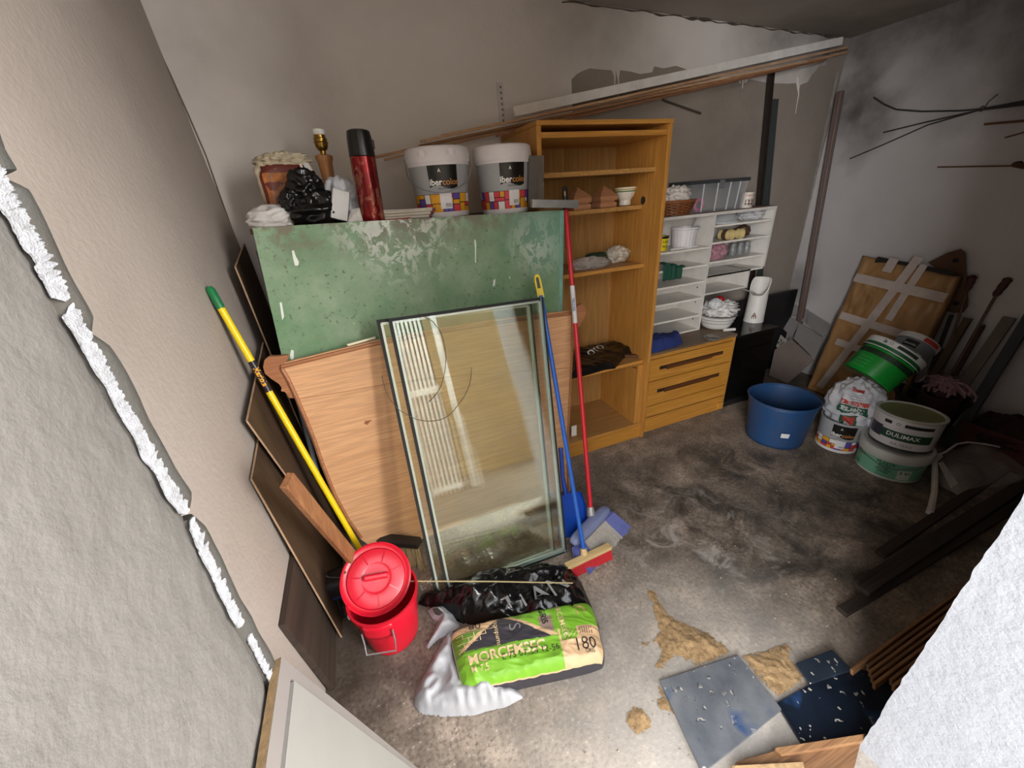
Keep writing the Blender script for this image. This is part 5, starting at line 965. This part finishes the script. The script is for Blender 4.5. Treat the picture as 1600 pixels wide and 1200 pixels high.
# ================================================================ right heap
# wrapped package
A_, B_, C_ = at(1258, 607, Z=.005), at(1388, 662, Z=.005), at(1345, 398, X=3.55); kn = (B_-A_).cross(C_-A_).normalized()
if kn.dot(CAM-A_) < 0: kn = -kn
def ok(x, y, o=0): return onp(x, y, A_+kn*o, kn)
pk = thing('wrapped_package', 'flat package in brown paper bound with clear tape leaning on the right wall', 'package', (A_+B_)/2)
K = [ok(1258, 607), ok(1388, 662), ok(1496, 432), ok(1346, 399)]
def pf_(u, v):
    p = K[0]*(1-u)*(1-v)+K[1]*u*(1-v)+K[2]*u*v+K[3]*(1-u)*v; e = min(1, min(u, 1-u, v, 1-v)/.05)
    w = .012*(1-2*abs(noise.noise(V((u*5+v*2, v*6-u*2, 1)))))+.005*(1-2*abs(noise.noise(V((u*11-v*7, v*9+u*5, 4)))))+.004*noise.noise(V((u*16, v*12, 3)))
    return p+kn*((w-.012)*1-.02*(1-e)**2)
g = M(); g.grid(pf_, 60, 70); o = part('paper_wrap', g, pl('#a98053', .35, .25, 9, bs=.2), pk, smooth=True, auto=False); so = o.modifiers.new('s', 'SOLIDIFY'); so.thickness = .012; so.offset = -1 if True else 0
part('inner_core', M().plate([p-kn*.045 for p in K], -kn*.022), pl('#8d6a45', .8, .2), pk)
kx = (K[1]-K[0]).normalized()
for i in range(4): p, q = K[i], K[(i+1) % 4]; part('folded_side', M().plate([p-kn*.03, q-kn*.03, q-kn*.067, p-kn*.067], (K[0]+K[2]-p-q).normalized()*.004), pl('#9b7248', .5, .25), pk)
part('dark_top_edge', M().plate([ok(*p, .004) for p in ((1372, 401), (1492, 424), (1489, 431), (1470, 428), (1430, 418), (1395, 411), (1366, 410))], -kn*.004), pl('#17130f', .7, .2), pk)
mtp = pl('#c3b6ad', .22, .2, 20)
def tape(l, w):
    g = M(); n = 24; q = [ok(*l[0], .013).lerp(ok(*l[1], .013), i/n) for i in range(n+1)]; d = (q[-1]-q[0]).normalized(); s = kn.cross(d)
    q = [p+kn*(.004*(1-2*abs(noise.noise(p*9)))) for p in q]; g.add([p-s*w/2 for p in q]+[p+s*w/2 for p in q], [(i, i+1, n+2+i, n+1+i) for i in range(n)]); part('tape_strip', g, mtp, pk, smooth=True)
for l, w in ((((1436, 402), (1281, 605)), .055), (((1398, 404), (1385, 425)), .06), (((1444, 414), (1388, 500)), .045), (((1336, 433), (1478, 466)), .06), (((1313, 492), (1425, 527)), .055), (((1306, 533), (1350, 548)), .05)): tape((l[0], l[1]), w)

# rusty plate with two holes on a stick, tools in a dark tub
q0 = at(1490, 500, X=3.56); 
def ow(x, y, k): return at(x, y, X=XR-k)
rp = thing('rusty_plate', 'rusty brown pointed plate with two holes above the tools, leaning on the right wall', 'plate', ow(1485, 480, .05))
out = [(1450, 410), (1480, 395), (1500, 389), (1507, 395), (1512, 470), (1511, 480), (1504, 488), (1490, 489), (1479, 486), (1488, 440)]
part('plate_body', M().plate([ow(x, y, .05) for x, y in out], (.008, 0, 0)), pl('#5a3d28', .8, .4, 20, bs=.3), rp)
for x, y in ((1493, 407), (1494, 474)): c = ow(x, y, .0515); part('hole_shadow', M().plate([c+V((0, .017*math.cos(a), .014*math.sin(a))) for a in [k*math.pi/6 for k in range(12)]], (.001, 0, 0)), pl('#171009', .9), rp)
tbx, tby = 3.33, 1.13
tt = thing('dark_tub', 'black rubber tub full of tools behind the olive lidded can', 'tub', (tbx, tby, 0))
part('tub_body', M().lathe([(.12, 0), (.17, .27), (.185, .28), (.185, .295), (.165, .295), (.11, .02), (0, .015)], 40), pl('#1b1c1e', .6, .2), tt, True, smooth=True)
def stick(nm, lbl, pa, pb, r, mt, X=None, tip=None, cat='stick', grp=None, sq=False):
    o = M().bar(pa, pb, r*2, r*1.6, (-1, 0, .3)) if sq else M().tube([pa, pb], r, 10)
    return o
foot = V((tbx, tby, .06))
def tw(x, y, k=.06): return at(x, y, X=XR-k)
for (x, y), dx, dy, r, mt, nm, lb, sq in (((1487, 492), .03, .05, .011, pl('#2c2320', .7), 'tool_handle', 'dark tool handle under the rusty plate', False), ((1513, 497), -.01, .06, .018, pl('#51432f', .8, .3), 'wooden_stake', 'short olive brown wooden stake between the tool handles', True), ((1534, 508), .03, -.03, .014, pl('#4a2a20', .8, .3), 'brown_rod', 'dark reddish brown rod right of the wooden stake', True), ((1498, 520), .06, .02, .009, pl('#6d6866', .6, .3), 'grey_bar', 'thin grey bar among the tools in the black tub', False), ((1474, 545), .0, .03, .008, pl('#55504d', .6, .3), 'grey_bar', 'short grey bar at the left of the tools in the black tub', False)):
    a = tw(x, y, .05); b = V((tbx+dx, tby+dy, .05)); solo(nm, M().bar(b, a, r*2, r*1.5, (-1, 0, .3)) if sq else M().tube([b, a], r, 10), mt, lb, 'stick', smooth=not sq)
for (x0, y0), (x1, y1), k, dx, lb in (((1577, 434), (1558, 458), .02, .0, 'long thin rod with knobbly red brown handle leaning on the right wall'), ((1521, 430), (1512, 450), .035, .05, 'dark knobbed tool handle sticking out behind the rusty plate')):
    a, b = tw(x0, y0, k), tw(x1, y1, k); d = (b-a).normalized(); o = thing('handled_rod', lb, 'tool', V((tbx+dx, tby-.02, .05)))
    part('rod', M().tube([b, V((tbx+dx, tby-.02, .05))], .008, 8), pl('#5f4a42', .7, .3), o, smooth=True); part('handle', M().tube([a, a+d*.012, a.lerp(b, .3), a.lerp(b, .55), a.lerp(b, .8), b, b+d*.02], [.010, .022, .018, .021, .017, .019, .011], 12), pl('#4b2a26', .7, .3), o, smooth=True)
wr = thing('wire_tangle', 'tangle of thin grey wire loops among the tools', 'wire', (tbx, tby, .27)); rnd = random.Random(5); 
for i in range(7):
    c = V((tbx+rnd.uniform(-.08, .1), tby+rnd.uniform(-.08, .1), .36+rnd.uniform(-.05, .08))); a1, a2 = V((rnd.uniform(-1, 1), rnd.uniform(-1, 1), rnd.uniform(-.5, 1))).normalized(), V((rnd.uniform(-1, 1), rnd.uniform(-1, 1), rnd.uniform(-.6, .6))).normalized(); rr_ = rnd.uniform(.06, .12)
    part('wire_loop', M().tube([c+a1*rr_*math.cos(k*.4)+a2*rr_*math.sin(k*.4) for k in range(13)], .0025, 5), pl('#77726e', .5, .2, metal=.5), wr, smooth=True)
mc_ = at(1478, 602, X=3.2); mp = thing('pink_mop', 'faded pink string mop head beside the black tub', 'mop', mc_); g = M(); 
for i in range(80):
    a_ = rnd.uniform(0, 2*math.pi); l_ = rnd.uniform(.02, .075); s = mc_+V((rnd.uniform(-.03, .03), rnd.uniform(-.05, .05), rnd.uniform(.0, .03))); pts = [s]
    for k in range(5): pts.append(pts[-1]+V((math.cos(a_)*l_/5+rnd.uniform(-.02, .02), math.sin(a_)*l_/4+rnd.uniform(-.02, .02), .011-.009*k+rnd.uniform(-.006, .006))))
    g.tube(pts, .0062, 5)
part('strings', g, pl('#a5828a', .9, .25, 40, bs=.4), mp, smooth=True, kind='stuff')
part('mop_core', M().blob(mc_-V((0, 0, .03)), (.05, .05, .05), 3, .2), pl('#5a3d40', .9), mp, smooth=True)
mbk = V((mc_.x, mc_.y, 0)); solo('maroon_pot', M().lathe([(.07, 0), (.09, mc_.z-.07), (.095, mc_.z-.06), (.08, mc_.z-.06), (.06, .02), (0, .02)], 28, mbk), pl('#38191a', .7, .3), 'dark maroon pot carrying the pink mop head', 'pot', smooth=True)
# two beams leaning on the right wall
for (x0, y0), (x1, y1), w, t_, c, lb in (((1578, 496), (1478, 640), .055, .02, '#6f675f', 'weathered grey wooden beam leaning on the right wall, left of two'), ((1612, 490), (1510, 655), .05, .03, '#3c4046', 'dark grey steel beam leaning on the right wall, right of two')):
    a = at(x0, y0, X=XR-.03); b = at(x1, y1, Z=.02); b.x = min(b.x, 3.38); b2 = V((3.36, a.y+(.02 if w > .052 else -.0), .015)); b2 = at(x1, y1, X=3.36); d = (b2-a).normalized(); e = a+d*((a.z-.012)/-d.z)
    e.x = min(e.x, 3.5); solo('leaning_beam', M().bar(e, a, w, t_, (-1, 0, .4)), pl(c, .8, .35, 15, bs=.3), lb, 'beam', bev=.003)
# dark red crate at the far right
cr_ = thing('red_crate', 'dark red crate on the floor below the leaning beams', 'crate', (3.45, .76, 0)); m_cr = pl('#4a1213', .7, .35, 10)
for a in ((3.30, 3.315, .60, .93), (3.575, 3.59, .60, .93), (3.315, 3.575, .60, .615), (3.315, 3.575, .915, .93)): part('crate_side', M().box(a[0], a[1], a[2], a[3], .0, .2), m_cr, cr_)
part('crate_base', M().box(3.315, 3.575, .615, .915, 0, .012), m_cr, cr_); part('crate_rim', M().box(3.29, 3.30, .59, .94, .18, .205), m_cr, cr_)
solo('dark_red_cloth', M().blob((3.445, .76, .13), (.15, .16, .13), 61, .25, 2.2, .02), pl('#2e0f10', .9, .3, 20), 'dark red cloth heaped in the crate below the leaning beams', 'cloth', smooth=True, auto=False)

# blue rubber bucket
q = fl(1217, 683); k = dep(q); zb_ = vert(1229, 620, q.x, q.y+.02); rr = 51.5*dep((q.x, q.y, zb_))/FPX; rb = 38*k/FPX
bl = thing('blue_bucket', 'worn blue rubber builder bucket standing alone on the concrete', 'bucket', (q.x-.015, q.y+.03, 0), facing(q)); mbl = pl('#103e6c', .55, .3, 12, bs=.25)
def bkt(u, v):
    a = 2*math.pi*u; r = rb+(rr*.915-rb)*v; z = zb_*v; return V((r*math.cos(a)*(1+.035*abs(math.cos(a))**12*v**8), r*math.sin(a), z))
part('bucket_wall', M().grid(bkt, 64, 16, True), mbl, bl, True, smooth=True).modifiers.new('s', 'SOLIDIFY').thickness = .006
part('bucket_floor', M().lathe([(0, .003), (rb*.99, .003), (rb*.99, .009), (0, .009)], 48, cap=False), mbl, bl, True); part('rim', M().tube([bkt(i/64, 1) for i in range(65)], .006, 8, False), mbl, bl, True, smooth=True)
f_ = lambda z: rb+(rr-rb)*z/zb_; part('white_sticker', patch(f_, .22, .46, zb_*.33, zb_*.33+.035, .003), pl('#d9d7d8', .5, .1), bl, True)
# printed paint bucket under the white bag
q = fl(1313, 697); pbk = color_bucket(V((q.x, q.y+.03, 0)), .114, .134, .27, 'small printed paint bucket on the floor under the draped white bag', .18, 12, (), False, None, True, None, False, 'open_paint_bucket')
c = V((q.x+.062, q.y+.03, .29))
bgw = thing('printed_bag', 'crumpled white plastic bag with upside down green and red print, draped on the small bucket', 'bag', (c.x, c.y, .15)); vd = facing(c)
bag_f = None
def bagp(u, v, o=1.0):
    th = 2*math.pi*u; ph = math.pi*(v-.5); d = V((math.cos(ph)*math.cos(th), math.cos(ph)*math.sin(th), math.sin(ph))); qn = d*2.4+V((3, 8, 1))
    k = (1+.16*(.5-2*abs(noise.noise(qn)))+.08*noise.noise(qn*2.4)+.03*(.5-2*abs(noise.noise(qn*5))))*o
    kk = 1.0+.12*(-d.z); l = V((d.x*.155*kk, d.y*.15*kk, d.z*.175))*k; return c+vd @ l
part('bag_film', M().grid(bagp, 72, 48, True), pl('#c9cbd2', .35, .15, 25, bs=.3), bgw, smooth=True, auto=False)
def onbag(x, y, o=1.03):      # point on the bag front, x right, y up (metres)
    u = .75+x/(2*math.pi*.175); v = .5+y/(math.pi*.18); return bagp(u, v, o)
def bpatch(x0, x1, y0, y1, col, o=1.02): part('printed_patch', M().grid(lambda u, v: onbag(x0+(x1-x0)*u, y0+(y1-y0)*v, o), 16, 10), flat(col, .45), bgw, smooth=True, auto=False)
bpatch(-.09, .08, -.005, .045, '#1f5a40'); bpatch(-.09, .08, .05, .075, '#c0463c'); bpatch(-.055, .04, -.105, -.02, '#245c40'); bpatch(-.04, .025, -.07, -.025, '#b8463f', 1.035); bpatch(-.03, .015, -.095, -.07, '#cfcfd2', 1.04)
part('lettering', M().text('ibersa', .052, lambda x, y: onbag(-x-.005, -y+.02, 1.045), .02), flat('#dfe0e4', .4), bgw)
part('lettering', M().text('PLASTES', .024, lambda x, y: onbag(-x-.005, -y+.062, 1.045), .02), flat('#dfd0ce', .4), bgw)
for i in range(3): part('printed_text', M().text('------------', .02, lambda x, y: onbag(-x-.005, -y+.088+.014*i, 1.03), .01), flat('#5f6a68', .4), bgw)
bpatch(-.06, .04, .135, .16, '#a8433d')
# mint bucket and the olive lidded can on it
q = fl(1391, 735); mg_ = V((q.x+.02, q.y+.03, 0)); rb = px(38, mg_); k = px(1, mg_)
zt_ = vert(1402, 690, mg_.x, mg_.y); rr = px(44, (mg_.x, mg_.y, zt_)); h = zt_
o = thing('mint_bucket', 'mint green paint bucket with a white lid carrying the olive lidded can', 'bucket', mg_, facing(mg_)); rf = lambda z, rb=rb, rr=rr, h=h: rb+(rr*.95-rb)*z/h
part('bucket_body', M().lathe([(rb*.97, 0), (rb, .004), (rf(h*.8), h*.8), (0, h*.8)], 48), pl('#6fae90', .4, .12), o, True, smooth=True); part('lid', M().lathe([(rr*.95, h*.68), (rr*.98, h*.68), (rr, h*.72), (rr*1.01, h*.95), (rr*.98, h*.99), (rr*.9, h), (rr*.86, h-.012), (0, h-.012)], 48, cap=False), pl('#c9cbc6', .45, .15), o, True, smooth=True)
part('foot_ring', M().lathe([(rb*1.0, 0), (rb*1.015, .004), (rb*1.02, .014)], 48, cap=False), pl('#cfd3ce', .5), o, True, smooth=True)
part('pale_panel', patch(rf, -.9, -.25, h*.06, h*.66, .0015), pl('#7fc2a2', .4, .1), o, True); part('printed_block', patch(rf, .35, .75, h*.1, h*.45, .0018), pl('#c3cfc6', .5), o, True)
for i, (s_, a_, zz, sz) in enumerate((('PLASTE', -.05, .58, .026), ('interior', -.05, .5, .018), ('masilla', -.05, .42, .018), ('para tapar', -.05, .34, .018), ('grietas', -.05, .26, .018), ('5 kg', .55, .36, .03), ('PLASTE', -.95, .55, .02), ('5 kg', -1.0, .2, .02))): part('lettering', ctext(s_, sz, rf, a_, h*zz, .0026, .02), flat('#1f4a3a'), o, True)
part('wire_handle', M().tube([V((-rr*.98, -.02, h*.74)), V((-rr*.75, -rr*.7, h*.62)), V((-.0, -rr*1.04, h*.42)), V((rr*.7, -rr*.75, h*.6)), V((rr*.98, -.02, h*.74))], .003, 6), pl('#6d7371', .4), o, True, smooth=True)
a = V((mg_.x+.015, mg_.y+.0, h+.001)); rb2 = px(39, (a.x, a.y, a.z+.03)); ax = (V((.06, .03, 1))).normalized(); zt2_ = vert(1426, 643, a.x+.01, a.y+.01)-a.z; rr2 = px(41, (a.x, a.y, a.z+zt2_)); h2 = zt2_*1.0; rb2 = rr2*.93
o = thing('olive_can', 'white paint can with dark green label and olive lid, on the mint bucket', 'can', a, facing(a, ax)); rf = lambda z, rb=rb2, rr=rr2, h=h2: rb+(rr-rb)*z/h
part('can_body', M().lathe([(rb2*.98, 0), (rb2*1.01, .004), (rb2, .01), (rr2, h2*.96), (rr2*1.02, h2*.965), (rr2*1.03, h2*.985), (rr2*1.01, h2), (rr2*.93, h2), (rr2*.9, h2-.012), (0, h2-.012)], 48, cap=False), pl('#d4d4d6', .35, .1), o, True, smooth=True)
part('rim', M().lathe([(rr2*1.005, h2), (rr2*1.03, h2-.003), (rr2*1.03, h2-.01), (rr2*1.0, h2-.014)], 48, cap=False), pl('#b9bcae', .3, .1, metal=.4), o, True, smooth=True); part('dried_paint_lid', M().lathe([(rr2*.95, h2-.003), (rr2*.9, h2-.007), (rr2*.84, h2-.01), (0, h2-.009)], 48, cap=False), pl('#8f9568', .5, .2, 15), o, True, smooth=True)
part('green_label', patch(rf, -.85, .95, h2*.3, h2*.56, .0015), pl('#1d4a36', .4), o, True); part('dark_photo', patch(rf, -1.25, -.62, h2*.26, h2*.62, .0022), pl('#3a3a48', .4), o, True)
part('lettering', ctext('DULIMAX', h2*.17, rf, .05, h2*.44, .0026, .02), flat('#e2e6e2'), o, True); part('lettering', ctext('AA-TEXX', h2*.12, rf, .1, h2*.17, .0022, .01), flat('#8a8e92'), o, True)
part('dark_bar', patch(rf, -.62, -.38, h2*.74, h2*.84, .0015), flat('#1b1d28'), o, True); part('dark_bar', patch(rf, .0, .85, h2*.74, h2*.84, .0015), flat('#1b1d28'), o, True); part('crest', ctext('O', h2*.12, rf, -.18, h2*.79, .002, .02), flat('#5f646c'), o, True); part('bottom_band', M().lathe([(rb2*1.004, .0), (rb2*1.012, .006), (rb2*1.006, .012)], 48, cap=False), pl('#26282e', .5), o, True)
# green bucket lying on its side, grey one behind it
def side_can(name, lbl, pa, pb, Xa, ra, rb_, build, cat='bucket'):
    a, b = at(*pa, X=Xa[0]), at(*pb, X=Xa[1]); d = b-a; o = thing(name, lbl, cat, a, facing(a, d)); build(o, d.length, px(ra, a), px(rb_, b)); return o
def gb_build(o, L, ra, rb_):
    rf = lambda z: ra+(rb_*.97-ra)*z/L
    part('bucket_body', M().lathe([(0, .006), (ra*.8, .006), (ra*.95, 0), (ra, .006), (rf(L*.72), L*.72), (0, L*.72)], 48, cap=False), pl('#0f8a2e', .3, .12), o, True, smooth=True); part('base_disc', M().lathe([(0, .004), (ra*.78, .003), (ra*.93, -.003)], 40, cap=False), pl('#7d6f52', .4, .3, 10), o, True, smooth=True)
    part('dark_band', patch(rf, -1.4, 1.6, L*.52, L*.66, .0015), flat('#0b2a14'), o, True); part('green_band', M().lathe([(rb_*.99, L*.72), (rb_*1.0, L*.72), (rb_*1.01, L*.83)], 48, cap=False), pl('#1a5c32', .35), o, True, smooth=True); part('white_line', M().lathe([(rb_*1.015, L*.725), (rb_*1.02, L*.735), (rb_*1.015, L*.745)], 48, cap=False), flat('#dfe3df'), o, True, smooth=True)
    part('lid', M().lathe([(rb_*.99, L*.83), (rb_*1.02, L*.83), (rb_*1.03, L*.98), (rb_*1.0, L), (0, L)], 48, cap=False), pl('#d4d6d4', .4, .1), o, True, smooth=True)
    part('lettering', ctext('la', L*.13, lambda z: rb_*1.025, -.42, L*.91, .002, .02), flat('#2b3a30'), o, True); part('crest', ctext('O', L*.1, lambda z: rb_*1.025, -.22, L*.91, .002, .02), flat('#7d847f'), o, True); part('dark_bar', patch(lambda z: rb_*1.03, .0, .75, L*.87, L*.95, .001), flat('#16241b'), o, True)
    for i in range(4): part('lettering', ctext('........ .... ......', L*.07, rf, -.55, L*(.42-.09*i), .0018, .02), flat('#7fd08c'), o, True)
    for i in range(4): part('printed_figure', ctext('i', L*.16, rf, .55+.14*i, L*.55, .003, .02), flat('#06180a'), o, True)
side_can('green_bucket', 'green paint bucket with white lid lying tilted on the printed white bag', (1352, 592), (1403, 547), (2.84, 2.98), 34, 39, gb_build)
def gr_build(o, L, ra, rb_):
    rf = lambda z: ra+(rb_*.97-ra)*z/L
    part('bucket_body', M().lathe([(0, 0), (ra, .0), (rf(L*.75), L*.75), (0, L*.75)], 48, cap=False), pl('#77797e', .4, .12), o, True, smooth=True); part('lid', M().lathe([(rb_*.99, L*.75), (rb_*1.02, L*.75), (rb_*1.03, L*.96), (rb_*1.0, L), (0, L)], 48, cap=False), pl('#cfcccd', .4, .1), o, True, smooth=True)
    part('red_print', patch(lambda z: rb_*1.03, .2, 1.1, L*.77, L*.94, .0012), flat('#b23a36'), o, True); part('printed_panel', patch(rf, -.5, .2, L*.38, L*.68, .0015), flat('#17151a'), o, True); part('lettering', ctext('ibercolor', L*.11, rf, -.15, L*.5, .0026, .02), flat('#c9c3bb'), o, True)
    g, ms = mondrian(rf, L*.02, L*.3, -.8, .8, 21, .03); part('printed_pattern', g, ms, o, True)
side_can('grey_bucket', 'small grey printed bucket with white and red lid behind the green bucket', (1408, 562), (1438, 533), (3.06, 3.16), 24, 26, gr_build)

# clear zipped cover on the floor at the right
zc0 = [(1452, 716), (1462, 704), (1500, 694), (1560, 684), (1640, 676), (1680, 700), (1660, 760), (1560, 752), (1505, 768), (1490, 760), (1470, 750)]
P = [at(x, y, Z=.04) for x, y in zc0]; P = [(min(p.x, 3.55), p.y) for p in P]
def hz(x, y, d): return .004+min(.1, d*1.3)*(.8+.5*noise.noise(V((x*6, y*6, 3))))+.016*(1-2*abs(noise.noise(V((x*12, y*12, 9)))))*min(1, d/.03)
zp = thing('clear_cover', 'clear plastic zipped cover with white piping crumpled on the floor at the right', 'cover', at(1500, 740, Z=0))
part('clear_film', M().mound(P, lambda x, y, d: max(.003, hz(x, y, d)), .02), glassy('clear_cover_film', '#b3aeaa', .4, .12), zp, smooth=True, auto=False)
def pip(l, zs, r): return M().tube([at(x, y, Z=z) for (x, y), z in zip(l, zs)], r, 8)
mpp = pl('#d3cec9', .6, .15)
part('piping', pip(((1460, 713), (1478, 706), (1495, 694), (1512, 691), (1540, 694), (1570, 700), (1600, 705)), (.10, .12, .15, .15, .14, .12, .1), .0055), mpp, zp, smooth=True); part('piping', pip(((1460, 712), (1461, 740), (1460, 770), (1456, 790), (1453, 802)), (.10, .055, .025, .012, .010), [.012, .014, .014, .015, .017]), mpp, zp, smooth=True)
part('zip_flap', M().plate([at(x, y, Z=z) for (x, y), z in zip(((1466, 724), (1472, 722), (1497, 757), (1486, 763)), (.09, .09, .02, .015))], (0, 0, .006)), mpp, zp); part('corner_tab', M().plate([at(x, y, Z=.105) for x, y in ((1456, 711), (1466, 709), (1473, 714), (1464, 722), (1456, 720))], (0, 0, .006)), mpp, zp)

# ================================================================ planks along the front wall
mW = [wood('plank_a', '#80583a', '#b58a5e', 'X', 1.2, .65), wood('plank_b', '#6b4a30', '#9c7450', 'X', 1.2, .65)]; mD = wood('dark_plank', '#2b241f', '#4a4038', 'X', 1, .7)
for i in range(9):
    y = .222+.0148*i; z = .034-.0015*i; a = V((1.37+.02*((i*5) % 4)-.004*i, y, z)); b = V((3.35, y+.02+.004*i, z))
    solo('wooden_lath', M().bar(a, b, .0095, .026, (0, .25, 1)), mW[i % 2], ('innermost', 'second', 'third', 'fourth', 'fifth', 'sixth', 'seventh', 'eighth', 'outermost')[i]+' brown lath of the row against the front wall behind the white jamb', 'wooden lath', 'brown laths stacked along the front wall', bev=.002)
for i, (y, z, x0) in enumerate(((.50, .012, 1.55), (.55, .012, 1.75), (.515, .037, 1.70), (.61, .010, 2.0))):
    solo('dark_batten', M().bar((x0, y, z), (3.4, y+.02+.02*i, z), .04, .022), mD, ('nearest', 'middle', 'upper', 'farthest')[i]+' dark batten on the floor beside the brown laths', 'batten', 'dark battens on the floor', bev=.002)
# blue flecked boards on the floor
def speck(name, base, f2, dark):
    q = NT(name); a = q.noise(6, 5, .6); b = q.noise(45, 3, .5); c = q.noise(48, 1, .4); col = q.mix(q.ramp(a, [(.35, 0.0), (.65, 1.0)]), base, f2); col = q.mix(q.ramp(c, [(.7, 0.0), (.72, .85)]), col, '#c9c4ba'); col = q.mix(q.ramp(b, [(.62, 0.0), (.7, .7)]), col, dark); col = q.mix(q.ramp(q.noise(5, 3), [(.6, 0.0), (.68, .8)]), col, '#2a4a78'); return q.fin(col, .35, a, .1, .004)
def fboard(nm, l, z, th, mt, lb, cat='board', grp=None): return solo(nm, M().plate([at(x, y, Z=z+th) for x, y in l], (0, 0, -th)), mt, lb, cat, grp, bev=.001)
fboard('paint_spattered_board', ((1031, 1063), (1153, 1023), (1222, 1108), (1098, 1208)), .001, .012, speck('spattered_blue', '#565b63', '#787b7f', '#2c3138'), 'grey blue board spattered with paint lying on the floor near the sand')
fboard('navy_board', ((1214, 1098), (1264, 1070), (1345, 1045), (1440, 1075), (1380, 1140), (1260, 1172)), .001, .012, speck('navy_paint', '#0d1520', '#16202f', '#080d15'), 'large dark navy board on the floor beside the white jamb')
fboard('navy_offcut', ((1243, 1036), (1300, 1015), (1332, 1046), (1266, 1068)), .014, .010, speck('navy_paint_b', '#1d2732', '#2b343f', '#141c26'), 'small dark navy offcut with white marks on the sand by the brown laths')
for l, z, c, lb in ((((1212, 1168), (1352, 1146), (1348, 1158), (1222, 1180)), .03, mW[0], 'light edged plank lying nearest the navy board at the bottom of the photo'), (((1150, 1190), (1215, 1172), (1345, 1160), (1335, 1200), (1180, 1225)), .012, mW[1], 'brown plank at the bottom of the photo beside the white jamb')): fboard('plank', l, z, .018, c, lb, 'plank', 'planks at the doorway')
fboard('osb_offcut', ((1143, 1196), (1255, 1190), (1262, 1225), (1150, 1225)), .032, .014, pl('#c2a074', .9, .5, 60, bs=.5), 'pale chipboard offcut at the very bottom of the photo on the brown plank')
# sand and crumbs
m_sand = NT('sand'); _f = m_sand.noise(60, 5, .7); m_sand = m_sand.fin(m_sand.ramp(_f, [(.3, '#7d6344'), (.7, '#b99a70')]), .95, _f, .6, .01)
def sand(l, h, seed, lb, cat='sand heap'):
    P = [(p.x, p.y) for p in pxf(l)]
    fn = lambda x, y, d: .0015+min(h, d*.25)*(.55+.9*abs(noise.noise(V((x*16, y*16, seed)))))+.004*noise.noise(V((x*60, y*60, seed)))*min(1, d*40)
    solo('sand_heap', M().mound(P, lambda x, y, d: max(.001, fn(x, y, d)), .005, lambda x, y, d: d < .022*abs(noise.noise(V((x*38, y*38, seed))))+.014*abs(noise.noise(V((x*90, y*90, seed)))) or noise.noise(V((x*75, y*75, seed+3))) > .55+d*8), m_sand, lb, cat, 'sand on the floor', 'stuff', smooth=True, auto=False)
sand([(1012, 918), (1025, 925), (1030, 940), (1052, 965), (1075, 975), (1110, 990), (1140, 1015), (1150, 1022), (1090, 1042), (1076, 1035), (1058, 1028), (1040, 1040), (1028, 1055), (1022, 1042), (1032, 1020), (1025, 1005), (1002, 1012), (998, 1004), (1020, 998), (1030, 985), (1022, 965), (1018, 945), (1008, 925)], .02, 1, 'fan of tan sand swept over the floor beside the spattered board')
sand([(1156, 1023), (1190, 1018), (1226, 1003), (1240, 1012), (1236, 1030), (1262, 1066), (1216, 1094), (1200, 1080), (1180, 1055)], .018, 5, 'tan sand between the spattered board and the navy offcut')
sand([(978, 1112), (990, 1104), (1008, 1108), (1020, 1128), (1016, 1144), (1000, 1152), (984, 1140), (976, 1124)], .022, 9, 'small lump of tan sand alone on the light concrete')
sand([(1022, 1062), (1034, 1072), (1048, 1096), (1056, 1116), (1044, 1118), (1024, 1108), (1020, 1096), (1032, 1088), (1026, 1076)], .012, 13, 'narrow trail of tan sand along the left edge of the spattered board')
rnd = random.Random(11); g = M()
for i in range(160):
    x, y = rnd.uniform(700, 1500), rnd.uniform(720, 1190)
    if 640 < x < 960 and y < 1110: continue
    p = fl(x, y); s = rnd.uniform(.0015, .005)
    if p.x < XR-.3 and p.y > .25: g.blob(p+V((0, 0, s*.5)), (s, s*rnd.uniform(.6, 1), s*.6), i, .3, 2, None, 6, 4)
solo('floor_crumbs', g, pl('#a89a86', .9, .3, 80), 'scattered crumbs of plaster and grit over the concrete floor', 'grit', None, 'stuff', smooth=True)
